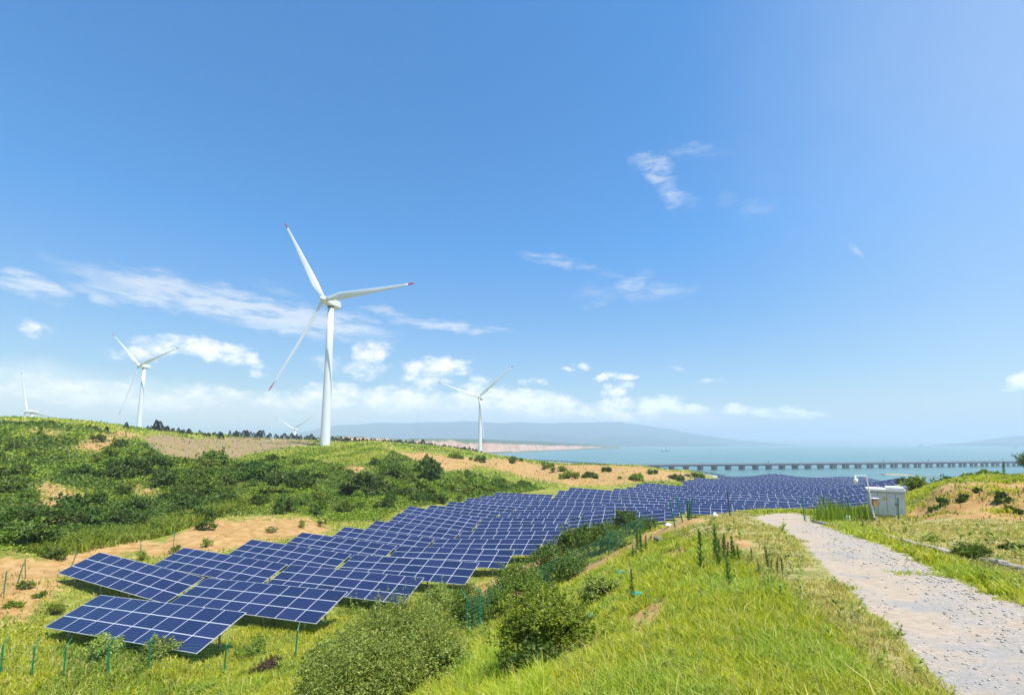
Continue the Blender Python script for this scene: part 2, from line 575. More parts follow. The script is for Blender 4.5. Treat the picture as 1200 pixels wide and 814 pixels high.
ga, gl = _a.copy(), _l.copy()
_wob = fbm(GX / np.maximum(_r, 1) * 40, gl * 22, 4) * .012
M_ROAD = soft([ROAD], ga + _wob, gl, .035)
M_SAND = soft(SAND, ga + _wob * 1.6, gl, .034)
M_BROWN = soft(BROWN, ga + _wob, gl, .02)
GRAVEL = [world_poly(p) for p in ([(950, 606), (1000, 622), (1060, 645), (1130, 675), (1230, 720), (1300, 800), (1180, 760), (1100, 705), (1040, 668), (980, 640), (930, 618)],
                                  [(1050, 740), (1100, 760), (1160, 830), (1130, 830)], [(1000, 690), (1030, 700), (1050, 720), (1020, 712)], [(1090, 700), (1140, 740), (1200, 820), (1150, 800)])]
M_GRAV = soft(GRAVEL, ga + _wob, gl, .05)
# gullies and rills in the bare earth faces
for _p, _am, _sc in ((SAND[7], .75, 2.2), (SAND[1], .9, 3.0), (SAND[5], 2.2, 9.0), (SAND[0], .25, 2.0)):
    _m = soft([_p], ga, gl, .03)
    GZ += _m * _am * (1.2 * np.abs(fbm(GX / _sc + 5, GY / (_sc * 1.6), 4)) + .7 * fbm(GX / (_sc * .5), GY / (_sc * .5), 3))
M_DRY = soft(DRY, ga + _wob, gl, .05)


def grid_sample(G, x, y):
    a = np.arctan2(x, y)
    l = np.log(np.maximum(np.hypot(x, y), .6))
    i = np.clip(np.rint((l - LR[0]) / (LR[1] - LR[0])).astype(int), 0, NR - 1)
    j = np.clip(np.rint(np.interp(a, AZ, np.arange(len(AZ)))).astype(int), 0, len(AZ) - 1)
    return G[i, j]


# ------------------------------------------------------------------ materials
def new_mat(name):
    m = bpy.data.materials.new(name)
    m.use_nodes = True
    return m, NT(m.node_tree)


def finish(T, bsdf_out):
    o = T.n('ShaderNodeOutputMaterial')
    T.put(o.inputs[0], bsdf_out)


def principled(T, col, rough=.6, spec=.4, metal=0.0, normal=None, coat=0.0):
    b = T.n('ShaderNodeBsdfPrincipled')
    T.put(b.inputs['Base Color'], (*col, 1) if isinstance(col, tuple) and len(col) == 3 else col)
    T.put(b.inputs['Roughness'], rough)
    b.inputs['Specular IOR Level'].default_value = spec
    b.inputs['Metallic'].default_value = metal
    b.inputs['Coat Weight'].default_value = coat
    if normal is not None:
        T.put(b.inputs['Normal'], normal)
    return b.outputs[0]


def bump(T, h, strength=.5, dist=.05):
    b = T.n('ShaderNodeBump')
    b.inputs['Strength'].default_value = strength
    b.inputs['Distance'].default_value = dist
    T.put(b.inputs['Height'], h)
    return b.outputs[0]


def mat_plain(name, col, rough=.5, metal=0.0, vary=.12, scale=6.0, spec=.4):
    m, T = new_mat(name)
    tcn = T.n('ShaderNodeTexCoord')
    nz = T.noise(tcn.outputs['Object'], scale, 5, .6)
    lo = tuple(c * (1 - vary) for c in col)
    hi = tuple(min(1, c * (1 + vary)) for c in col)
    c = T.mix(T.ramp(nz, .3, .7), lo, hi)
    finish(T, principled(T, c, rough, spec, metal))
    return m


def mat_leaf(name, c1, c2, c3=None, trans=.28, rough=.5):
    m, T = new_mat(name)
    g = T.n('ShaderNodeNewGeometry')
    oi = T.n('ShaderNodeObjectInfo')
    c = T.mix(g.outputs['Random Per Island'], c1, c2)
    if c3:
        c = T.mix(T.ramp(g.outputs['Random Per Island'], .80, .97), c, c3)
    hs = T.n('ShaderNodeHueSaturation')
    T.put(hs.inputs['Color'], c)
    T.put(hs.inputs['Value'], T.math('ADD', .82, T.math('MULTIPLY', oi.outputs['Random'], .36)))
    T.put(hs.inputs['Hue'], T.math('ADD', .488, T.math('MULTIPLY', oi.outputs['Random'], .024)))
    b = principled(T, hs.outputs[0], rough, .3)
    tr = T.n('ShaderNodeBsdfTranslucent')
    T.put(tr.inputs[0], hs.outputs[0])
    mxs = T.n('ShaderNodeMixShader')
    mxs.inputs[0].default_value = trans
    T.put(mxs.inputs[1], b)
    T.put(mxs.inputs[2], tr.outputs[0])
    finish(T, mxs.outputs[0])
    return m


LEAF_MID = mat_leaf('leaf_mid_green', (.085, .145, .010), (.165, .235, .020), (.27, .31, .035))
LEAF_DARK = mat_leaf('leaf_dark_green', (.055, .108, .010), (.115, .180, .018), (.19, .24, .025))
LEAF_BRIGHT = mat_leaf('leaf_bright_green', (.165, .245, .014), (.270, .350, .026), (.37, .41, .045))
LEAF_GREY = mat_leaf('leaf_grey_green', (.180, .250, .034), (.360, .430, .065), (.50, .54, .14))
LEAF_PINE = mat_leaf('needle_green', (.014, .034, .012), (.028, .058, .018), None, .1)
LEAF_WEED = mat_leaf('weed_green', (.075, .150, .014), (.140, .230, .020), None, .3)
LEAF_RUST = mat_leaf('leaf_rusty', (.10, .06, .03), (.16, .10, .05), None, .2)
GRASS = mat_leaf('grass_blade', (.400, .440, .010), (.620, .600, .035), (.74, .66, .17), .50)
GRASS_DRY = mat_leaf('grass_dry', (.46, .37, .085), (.66, .55, .19), (.48, .46, .06), .40)
GRASS_PALE = mat_leaf('grass_pale', (.34, .43, .02), (.54, .58, .08), None, .50)
BARK = mat_plain('bark', (.09, .065, .045), .9, 0, .4, 12)
WHITE = mat_plain('turbine_white', (.74, .75, .76), .38, 0, .03, .3)
RED = mat_plain('blade_red', (.55, .03, .05), .4, 0, .05)
DARKGREY = mat_plain('dark_grey', (.06, .065, .07), .6)
GREENPOST = mat_plain('fence_green', (.010, .19, .105), .45, 0, .25, 9)
GREENNET = mat_plain('net_green', (.02, .15, .075), .6, 0, .25, 9)
GALV = mat_plain('galvanised', (.42, .43, .44), .45, .6, .15, 3)
ALU = mat_plain('aluminium', (.72, .73, .75), .35, .3, .05, 3)
CONC = mat_plain('concrete', (.36, .30, .235), .9, 0, .3, 2.5)
CONC_D = mat_plain('concrete_stained', (.20, .18, .15), .9, 0, .45, 3)
BRIDGE_T = mat_plain('bridge_concrete', (.42, .42, .42), .85, 0, .12, .2)
BRIDGE_D = mat_plain('bridge_girder', (.06, .07, .09), .85, 0, .15, .2)
BRIDGE_P = mat_plain('bridge_parapet', (.24, .25, .27), .85, 0, .12, .2)
BOXGREY = mat_plain('cabinet_grey', (.64, .65, .65), .5, 0, .06, 2)
BOXWHITE = mat_plain('cabinet_roof', (.80, .80, .79), .5, 0, .05, 2)
BROWNBOX = mat_plain('brown_box', (.36, .20, .09), .6, 0, .2, 6)
YELLOW = mat_plain('warning_yellow', (.80, .55, .03), .5, 0, .05)
PLASTIC = mat_plain('white_plastic', (.8, .8, .8), .6, 0, .1)
STONE = mat_plain('stone', (.36, .34, .31), .9, 0, .35, 3)


def mat_ground():
    m, T = new_mat('ground_earth')
    tcn = T.n('ShaderNodeTexCoord')
    P = tcn.outputs['Object']
    at_ = T.n('ShaderNodeAttribute', attribute_name='cover')
    sp = T.n('ShaderNodeSeparateColor')
    T.put(sp.inputs[0], at_.outputs['Color'])
    at2 = T.n('ShaderNodeAttribute', attribute_name='cover_dry')
    n1 = T.noise(P, .9, 8, .65)
    n2 = T.noise(P, .12, 6, .6)
    n3 = T.noise(P, 7, 6, .65)
    n4 = T.noise(P, 40, 4, .7)
    under = T.mix(T.ramp(n1, .35, .65), (.15, .175, .022), (.29, .285, .050))
    under = T.mix(T.ramp(n2, .55, .72), under, (.30, .27, .085))
    dry = T.mix(T.ramp(n3, .35, .65), (.30, .25, .085), (.44, .36, .17))
    under = T.mix(T.math('MULTIPLY', at2.outputs['Fac'], T.ramp(n1, .25, .6)), under, dry)
    sandc = T.mix(T.ramp(n1, .3, .7), (.34, .180, .055), (.50, .320, .130))
    sandc = T.mix(T.ramp(n3, .52, .72), sandc, (.25, .15, .065))
    brown = T.mix(T.ramp(n1, .3, .7), (.22, .150, .070), (.34, .240, .120))
    at3 = T.n('ShaderNodeAttribute', attribute_name='cover_gravel')
    gr = T.mix(T.ramp(n3, .3, .7), (.37, .285, .200), (.48, .380, .275))
    gr = T.mix(T.ramp(T.noise(P, .8, 6, .7), .50, .64), gr, (.31, .285, .255))
    fg = T.math('MULTIPLY', at3.outputs['Fac'], T.ramp(T.noise(P, 1.6, 7, .7), .38, .58))
    gv_ = T.mix(T.ramp(T.noise(P, 26, 3, .8), .40, .66), (.29, .250, .205), (.49, .435, .370))
    gr = T.mix(fg, gr, gv_)
    gr = T.mix(T.math('MULTIPLY', T.ramp(n4, .60, .74), .35), gr, (.26, .23, .19))
    jit = T.math('MULTIPLY', T.math('SUBTRACT', T.math('ADD', T.math('MULTIPLY', n1, .6), T.math('MULTIPLY', n3, .4)), .5), 2.6)
    jit = T.math('ADD', jit, T.math('MULTIPLY', T.math('SUBTRACT', T.noise(P, .38, 4, .6), .5), 1.1))
    f_s = T.ramp(T.math('ADD', sp.outputs[0], jit), .35, .65)
    f_b = T.ramp(T.math('ADD', sp.outputs[2], jit), .4, .7)
    f_r = T.ramp(T.math('ADD', sp.outputs[1], T.math('MULTIPLY', jit, .5)), .38, .62)
    c = T.mix(f_b, under, brown)
    c = T.mix(f_s, c, sandc)
    c = T.mix(f_r, c, gr)
    h = T.math('ADD', T.math('MULTIPLY', n3, .7), T.math('MULTIPLY', n4, .25))
    nrm = bump(T, h, .45, .03)
    finish(T, principled(T, c, .95, .15, 0, nrm))
    return m


def mat_water():
    m, T = new_mat('lake_water')
    tcn = T.n('ShaderNodeTexCoord')
    P = tcn.outputs['Object']
    mp = T.n('ShaderNodeMapping')
    T.put(mp.inputs[0], P)
    mp.inputs['Scale'].default_value = (1, 2.2, 1)
    nb = T.noise(mp.outputs[0], .0035, 5, .6)
    c = T.mix(T.ramp(nb, .35, .65), (.070, .170, .150), (.095, .205, .180))
    h = T.noise(mp.outputs[0], .35, 5, .65)
    finish(T, principled(T, c, .32, .35, 0, bump(T, h, .25, .6)))
    return m


def mat_module():
    m, T = new_mat('solar_module_glass')
    uvn = T.n('ShaderNodeUVMap', uv_map='uv')
    s = T.n('ShaderNodeSeparateXYZ')
    T.put(s.inputs[0], uvn.outputs[0])
    u, v = s.outputs[0], s.outputs[1]

    def edge(x, w):
        a = T.math('MINIMUM', x, T.math('SUBTRACT', 1, x))
        return T.math('LESS_THAN', a, w)

    fr = T.math('MAXIMUM', edge(u, .0115), edge(v, .019))
    cu_ = T.math('FRACT', T.math('MULTIPLY', T.math('SUBTRACT', u, .02), 10 / .96))
    cv_ = T.math('FRACT', T.math('MULTIPLY', T.math('SUBTRACT', v, .033), 6 / .934))
    grid = T.math('MAXIMUM', edge(cu_, .022), edge(cv_, .05))
    bus = T.math('MULTIPLY', edge(T.math('FRACT', T.math('MULTIPLY', cv_, 3)), .05), .35)
    oi = T.n('ShaderNodeObjectInfo')
    tcn = T.n('ShaderNodeTexCoord')
    vr = T.n('ShaderNodeTexVoronoi')
    T.put(vr.inputs['Vector'], tcn.outputs['Object'])
    vr.inputs['Scale'].default_value = 28
    cell = T.mix(vr.outputs['Color'], (.004, .012, .046), (.008, .020, .072))
    cell = T.mix(T.math('MULTIPLY', oi.outputs['Random'], .9), cell, (.016, .025, .085))
    cell = T.mix(T.math('MULTIPLY', T.math('MAXIMUM', grid, bus), .22), cell, (.26, .30, .38))
    c = T.mix(fr, cell, (.60, .61, .63))
    rg = T.math('ADD', .14, T.math('MULTIPLY', fr, .3))
    finish(T, principled(T, c, rg, .25, 0, None))
    return m


def mat_hills(name, c1, c2, cliff=None):
    m, T = new_mat(name)
    tcn = T.n('ShaderNodeTexCoord')
    P = tcn.outputs['Object']
    n = T.noise(P, .004, 7, .6)
    c = T.mix(T.ramp(n, .35, .65), c1, c2)
    if cliff:
        g = T.n('ShaderNodeNewGeometry')
        sz = T.n('ShaderNodeSeparateXYZ')
        T.put(sz.inputs[0], g.outputs['True Normal'])
        mpc = T.n('ShaderNodeMapping')
        T.put(mpc.inputs[0], P)
        mpc.inputs['Scale'].default_value = (1, 1, .25)
        nn = T.noise(mpc.outputs[0], .03, 7, .65)
        cl = T.mix(T.ramp(nn, .35, .65), cliff[0], cliff[1])
        c = T.mix(T.ramp(T.math('ADD', sz.outputs[2], T.math('MULTIPLY', T.math('SUBTRACT', n, .5), .5)), .70, .86), cl, c)
    finish(T, principled(T, c, .95, .1))
    return m


MODULE = mat_module()

# ------------------------------------------------------------------ ground, lake
nA = len(AZ)
gv = np.stack([GX, GY, GZ + CZ], -1).reshape(-1, 3)
ii, jj = np.meshgrid(np.arange(NR - 1), np.arange(nA), indexing='ij')
j2 = (jj + 1) % nA
quads = np.stack([ii * nA + jj, ii * nA + j2, (ii + 1) * nA + j2, (ii + 1) * nA + jj], -1).reshape(-1, 4)[:, ::-1]
cv = np.array([[0, 0, GZ[0].mean() + CZ]])
tri = np.stack([np.full(nA, len(gv)), np.arange(nA), (np.arange(nA) + 1) % nA], -1)[:, ::-1]
me = np_mesh('ground', np.concatenate([gv, cv]), [quads, tri], [mat_ground()], smooth=True)
attr = me.attributes.new('cover', 'FLOAT_COLOR', 'POINT')
ca = np.zeros((len(me.vertices), 4), np.float32)
ca[:-1, 0] = M_SAND.ravel()
ca[:-1, 1] = M_ROAD.ravel()
ca[:-1, 2] = M_BROWN.ravel()
ca[:, 3] = 1
attr.data.foreach_set('color', ca.ravel())
attr = me.attributes.new('cover_gravel', 'FLOAT', 'POINT')
cg = np.zeros(len(me.vertices), np.float32)
cg[:-1] = M_GRAV.ravel()
attr.data.foreach_set('value', cg)
attr = me.attributes.new('cover_dry', 'FLOAT', 'POINT')
cd = np.zeros(len(me.vertices), np.float32)
cd[:-1] = M_DRY.ravel()
attr.data.foreach_set('value', cd)
tag(link('ground', me), kind='structure')

wr = np.exp(np.linspace(math.log(150), math.log(24500), 60))
wa = np.linspace(0, 2 * math.pi, 97)[:-1]
wv = np.array([(r * math.sin(a), r * math.cos(a), 0) for r in wr for a in wa])
qi, qj = np.meshgrid(np.arange(59), np.arange(96), indexing='ij')
wq = np.stack([qi * 96 + qj, (qi + 1) * 96 + qj, (qi + 1) * 96 + (qj + 1) % 96, qi * 96 + (qj + 1) % 96], -1).reshape(-1, 4)[:, ::-1]
tag(link('water', np_mesh('water', wv, [wq], [mat_water()], smooth=True)), kind='structure')


# ------------------------------------------------------------------ far land
def ridge(name, prof, Ytop, depth, base, mat, seed, rough=0.0, steps=10, cliff=False, samp=160):
    """a hill range: crest profile [(u, v)] at distance Ytop, falling to the water in front and behind"""
    us = np.linspace(prof[0][0], prof[-1][0], samp)
    vs = np.interp(us, [p[0] for p in prof], [p[1] for p in prof])
    Ys = np.interp(us, [p[0] for p in prof], [p[2] if len(p) > 2 else Ytop for p in prof])
    V = []
    ts = np.concatenate([np.linspace(0, 1, steps), 1 + np.linspace(0, 1, 5)[1:]])
    for u, v, Y in zip(us, vs, Ys):
        top = at(u, v, Y)
        hgt = max(top[2], .5)
        x0 = top[0] / Y
        for t in ts:
            k = t if t <= 1 else t
            y = Y + (t - 1) * depth * (1 if t <= 1 else 1.2)
            if t <= 1:
                s = t ** .85 if not cliff else min(1, 1.0 / (1 + math.exp(-(t - .35) * 16)) * 1.0)
                if cliff and t == 0:
                    s = -.1
            else:
                s = 1 - (t - 1) ** 2
            nz = float(fbm(np.array([x0 * Y / (depth * .35) + seed]), np.array([y / (depth * .35)]), 5)[0])
            z = base + (hgt - base) * s * (1 + (rough * nz * (1.0 if t != 1 else .15)))
            V.append((x0 * Y, y + (rough * nz * depth * .3 if t not in (1,) else 0), z if t not in (0, ts[-1]) else base - 3))
    nt = len(ts)
    i, j = np.meshgrid(np.arange(samp - 1), np.arange(nt - 1), indexing='ij')
    q = np.stack([i * nt + j, (i + 1) * nt + j, (i + 1) * nt + j + 1, i * nt + j + 1], -1).reshape(-1, 4)
    o = link(name, np_mesh(name, V, [q], [mat], smooth=True))
    return tag(o, kind='structure')


HILLS = mat_hills('far_hills_green_hazed', (.035, .070, .070), (.060, .100, .090))  # forest green lightened towards blue: some distance haze is put into the colour
CLIFF = mat_hills('headland_earth', (.06, .09, .03), (.12, .14, .06), ((.40, .23, .14), (.56, .37, .26)))
ridge('mountains', [(335, 519), (352, 509), (372, 502), (395, 498), (420, 497), (445, 495), (470, 496), (495, 494.5), (540, 494.5), (580, 496), (610, 494.5), (640, 496), (668, 494.5), (700, 496), (722, 495), (748, 497), (770, 500.5), (786, 502.5), (805, 507), (830, 511), (862, 516)], 7600, 1900, -5, HILLS, 3, .5)
ridge('hills', [(520, 518), (560, 513), (600, 515), (630, 508), (660, 512), (690, 514), (720, 510), (750, 512), (790, 515), (820, 518)], 5600, 900, -5, HILLS, 9, .5)
ridge('hills', [(800, 518), (850, 516.3), (880, 515), (920, 516), (960, 514.6), (985, 513.6), (1010, 515), (1050, 516), (1090, 517.6)], 11000, 1500, -5, HILLS, 21, .4)
ridge('hills', [(1165, 518.6), (1180, 517), (1192, 514), (1210, 510), (1260, 509), (1330, 512)], 5000, 700, -5, HILLS, 31, .4)
ridge('headland', [(330, 513, 1250), (400, 513, 1300), (440, 513.5, 1400), (480, 514.5, 1550), (520, 515.5, 1700), (560, 517.5, 1900), (600, 519, 2150), (640, 520.5, 2500), (680, 521.5, 2900), (722, 522.5, 3300)], 1500, 160, 0, CLIFF, 5, .45, 14, True, 240)
ridge('headland', [(480, 513.5, 2300), (540, 514, 2500), (590, 515.5, 2800), (640, 517.5, 3200), (700, 520.5, 3700)], 2500, 300, 0, mat_hills('headland_green', (.03, .06, .02), (.06, .09, .03)), 8, .3)


def islet(u, v, Y, w, h, seed):
    p = at(u, v, Y)
    rnd = random.Random(seed)
    V, F = [], []
    n, m = 14, 5
    for i in range(m):
        t = i / (m - 1)
        for k in range(n):
            q = 2 * math.pi * k / n
            r = (1 - t) ** .7 * (1 + .3 * rnd.uniform(-1, 1))
            V.append((p[0] + math.cos(q) * w / 2 * r, Y + math.sin(q) * w / 3 * r, -1 + (h + 1) * t ** .8))
    F = [(i * n + k, i * n + (k + 1) % n, (i + 1) * n + (k + 1) % n, (i + 1) * n + k) for i in range(m - 1) for k in range(n)]
    m_ = bpy.data.meshes.new('islet')
    m_.from_pydata(V, [], F)
    m_.materials.append(HILLS)
    tag(link('islet', m_), kind='structure')


islet(1079, 523, 4500, 55, 18, 1)
islet(1089, 523.5, 4300, 30, 10, 2)
islet(993, 524, 4200, 22, 7, 3)
islet(1176, 521, 5200, 130, 14, 4)
islet(1190, 524.5, 3600, 30, 10, 5)

# sandbar in the lake
SANDM = mat_plain('wet_sand', (.29, .25, .12), .9, 0, .25, .05)
sbv, sbf = [], []
for i in range(41):
    t = i / 40
    u = 1034 + t * 74
    vc = 556.0 + 4.5 * max(0, t - .35) / .65
    Y0 = CZ / -ray(u, vc)[2]
    wd = 26 * math.sin(math.pi * min(1, t * .96 + .02)) ** .6 * (1 - .35 * t) + 3
    for k in range(7):
        s = k / 6 * 2 - 1
        sbv.append((ray(u, vc)[0] * Y0, Y0 + s * wd, -.25 + 1.1 * (1 - s * s) + .2 * math.sin(i * 1.7 + k)))
sbf = [(i * 7 + k, (i + 1) * 7 + k, (i + 1) * 7 + k + 1, i * 7 + k + 1) for i in range(40) for k in range(6)]
m_ = bpy.data.meshes.new('sandbar')
m_.from_pydata(sbv, [], sbf)
m_.materials.append(SANDM)
m_.polygons.foreach_set("use_smooth", [True] * len(sbf))
tag(link('sandbar', m_), kind='structure')

# ------------------------------------------------------------------ air
HAZE_D = 2.3e-4
hb = MB()
hb.box((0, 0, 134), (52500, 52500, 468))
hm, T = new_mat('haze_air')
pv = T.n('ShaderNodeVolumePrincipled')
pv.inputs['Color'].default_value = (.69, .785, .875, 1)
pv.inputs['Density'].default_value = HAZE_D
pv.inputs['Anisotropy'].default_value = 0.1
o_ = T.n('ShaderNodeOutputMaterial')
T.put(o_.inputs['Volume'], pv.outputs[0])
tag(hb.build('haze', hm), kind='stuff')

# ------------------------------------------------------------------ bridge, coast rail, boats, mast
BA, BB = np.array([at(740, 553, 739)[0], 739.0]), np.array([at(1190, 545.6, 884)[0], 884.0])
bd = (BB - BA) / np.linalg.norm(BB - BA)
bn = np.array([-bd[1], bd[0]])
B0, B1 = BA - bd * 190, BB + bd * 260
blen = np.linalg.norm(B1 - B0)
ang = math.atan2(bd[1], bd[0])
br = thing('bridge', 'long low concrete causeway bridge on many piers across the lake', 'bridge', (B0[0], B0[1], 0), ang)
d_ = MB()
d_.box((blen / 2, 0, 9.15), (blen, 12, .5))
d_.build('deck', BRIDGE_T, br)
d_ = MB()
for yy in (-4.6, 0, 4.6):
    d_.box((blen / 2, yy, 7.6), (blen, 1.7, 2.6))
d_.build('girder', BRIDGE_D, br)
for yy in (-5.8, 5.8):
    d_ = MB()
    d_.box((blen / 2, yy, 9.85), (blen, .3, .9))
    d_.build('parapet', BRIDGE_P, br)
sp_ = 25.0
for k in range(int(blen / sp_)):
    d_ = MB()
    xx = k * sp_ + 8
    for yy in (-3.6, 3.6):
        d_.box((xx, yy, 2.4), (4.0, 2.6, 6.6))
    d_.box((xx, 0, 5.6), (5.0, 11.4, 1.4))
    d_.box((xx, 0, -.2), (4.5, 12, 1.4))
    d_.build('pier', BRIDGE_D, br)
for k, tpos in enumerate((.36, .55, .63, .77)):
    d_ = MB()
    xx = blen * tpos
    d_.box((0, 0, 1.0), (.5, .5, 2.0))
    d_.box((0, 0, 2.6), (1.8, .35, 1.6))
    o = d_.build('sign_gantry', BRIDGE_D)
    p = B0 + bd * xx + bn * 5.8
    o.location = (p[0], p[1], 10.35)
    o.rotation_euler.z = ang
    tag(o, f'small dark sign frame standing on the bridge parapet, {nth(k + 1)} from its left end', 'sign', 'sign frames on the bridge')

RAILP = [at(u, v, Y) for u, v, Y in ((612, 539, 640), (650, 541, 590), (690, 543.5, 540), (740, 547.3, 490), (787, 551, 445), (827, 555.3, 410), (850, 559, 390))]
RAILP = [np.array([p[0], p[1], max(p[2], gz(p[0], p[1]) + 1.0, 2)]) for p in RAILP]
rl = thing('coast_guardrail', 'long grey guardrail along the shore road behind the sandy dunes', 'guardrail', tuple(RAILP[0]))
base = Vector(RAILP[0])
for dz, hgt, nm in ((1.6, .5, 'top_rail'), (.7, .35, 'lower_rail')):
    d_ = MB()
    for a, b in zip(RAILP[:-1], RAILP[1:]):
        a, b = Vector(a) - base, Vector(b) - base
        e = b - a
        Mx = Matrix.Rotation(math.atan2(e.y, e.x), 3, 'Z') @ Matrix.Rotation(-math.atan2(e.z, math.hypot(e.x, e.y)), 3, 'Y')
        d_.box((a + b) / 2 + Vector((0, 0, dz)), (e.length + .1, .25, hgt), 0, Mx)
    d_.build(nm, BRIDGE_D, rl)
cnt = 0
for a, b in zip(RAILP[:-1], RAILP[1:]):
    a, b = Vector(a), Vector(b)
    nseg = max(1, int((b - a).length / 6))
    for i in range(nseg):
        p = a + (b - a) * (i / nseg) - base
        d_ = MB()
        d_.box(p + Vector((0, .25, -.2)), (.35, .3, 4.2))
        d_.build('post', BRIDGE_D, rl)
        cnt += 1
d_ = MB()
for a, b in zip(RAILP[:-1], RAILP[1:]):
    a, b = Vector(a) - base, Vector(b) - base
    e = b - a
    Mx = Matrix.Rotation(math.atan2(e.y, e.x), 3, 'Z') @ Matrix.Rotation(-math.atan2(e.z, math.hypot(e.x, e.y)), 3, 'Y')
    d_.box((a + b) / 2 + Vector((0, 6, -.9)), (e.length + .4, 9, .6), 0, Mx)
tag(d_.build('road', BRIDGE_T), kind='structure').location = tuple(RAILP[0])


def boat(u, v, Y, L, label):
    p = at(u, v, Y)
    p[0], p[1] = ray(u, v)[0] * Y, Y
    t = thing('boat', label, 'boat', (p[0], p[1], 0), R_(15))
    hb_ = MB()
    w = L * .22
    prof = [(-.5, .8), (-.3, 1), (.2, 1), (.42, .5), (.5, .05)]
    vs = []
    for x, k in prof:
        vs += [(x * L, -w / 2 * k, L * .1), (x * L, -w / 2 * k * .7, -.5), (x * L, w / 2 * k * .7, -.5), (x * L, w / 2 * k, L * .1)]
    fs = [(i * 4 + a, i * 4 + a + 1, i * 4 + a + 5, i * 4 + a + 4) for i in range(4) for a in range(3)] + [(i * 4 + 3, i * 4, i * 4 + 4, i * 4 + 7) for i in range(4)] + [(0, 3, 2, 1), (16, 17, 18, 19)]
    hb_.add(vs, fs)
    hb_.build('hull', DARKGREY, t)
    c_ = MB()
    c_.box((-.25 * L, 0, L * .18), (.25 * L, w * .7, L * .16))
    c_.build('cabin', BOXWHITE, t)
    c_ = MB()
    c_.tube([(0.05 * L, 0, L * .1), (0.05 * L, 0, L * .75)], [L * .02, L * .012], 6)
    c_.build('mast', DARKGREY, t)


boat(780, 528, 2300, 42, 'dark work boat with a tall mast on the open lake')
boat(736.5, 524, 3600, 30, 'tiny distant boat on the lake near the far headland')

mp_ = at(489, 514, 1500)
t = thing('radio_mast', 'thin tall lattice mast rising behind the red cliffs, left of the right-hand turbine', 'mast', (mp_[0], mp_[1], 35))
hm_ = at(489, 478, 1500)[2] - 35
d_ = MB()
for k in range(3):
    q = 2 * math.pi * k / 3
    d_.tube([(math.cos(q) * .5, math.sin(q) * .5, 0), (math.cos(q) * .3, math.sin(q) * .3, hm_)], .07, 4)
d_.build('leg_frame', GALV, t)
d_ = MB()
for i in range(60):
    z0, z1 = i * hm_ / 60, (i + 1) * hm_ / 60
    for k in range(3):
        q, q2 = 2 * math.pi * k / 3, 2 * math.pi * (k + 1) / 3
        d_.tube([(math.cos(q) * .42, math.sin(q) * .42, z0), (math.cos(q2) * .42, math.sin(q2) * .42, z1)], .045, 3, 0, False)
d_.build('lattice', GALV, t)

# ------------------------------------------------------------------ wind turbines
def blade_mesh(Rb, t0, t1, mat, name):
    n, m = 22, 14
    V, F = [], []
    for i in range(n):
        t = t0 + (t1 - t0) * i / (n - 1)
        s = t * Rb
        if t < .04:
            ch, th = .048 * Rb * .8, .048 * Rb * .8
        else:
            k = min(1, (t - .04) / .16)
            ch = (.038 * (1 - k) + .066 * k) * Rb if t < .2 else Rb * (.066 * (1 - (t - .2) / .8) ** .9 * .84 + .0105)
            th = ch * (.95 * (1 - k) + .26 * k) if t < .2 else ch * (.26 - .12 * (t - .2))
        tw = R_(24 * (1 - t) ** 1.5 + 4)
        if t > .985:
            ch *= .55
        for j in range(m):
            q = 2 * math.pi * j / m
            x = math.cos(q) * .5 * ch - ch * .12 * min(1, t * 6)
            y = math.sin(q) * .5 * th * (1 if math.cos(q) > -.2 else .55)
            X, Yy = x * math.cos(tw) - y * math.sin(tw), x * math.sin(tw) + y * math.cos(tw)
            V.append((X, Yy - .02 * Rb * t * t, s))
    F = [(i * m + j, i * m + (j + 1) % m, (i + 1) * m + (j + 1) % m, (i + 1) * m + j) for i in range(n - 1) for j in range(m)]
    F += [tuple(range(m - 1, -1, -1)), tuple((n - 1) * m + j for j in range(m))]
    me_ = bpy.data.meshes.new(name)
    me_.from_pydata(V, [], F)
    me_.materials.append(mat)
    me_.polygons.foreach_set("use_smooth", [True] * len(F))
    return me_


BLADE = blade_mesh(50, .025, .93, WHITE, 'blade')
TIP = blade_mesh(50, .931, 1.0, RED, 'tip')


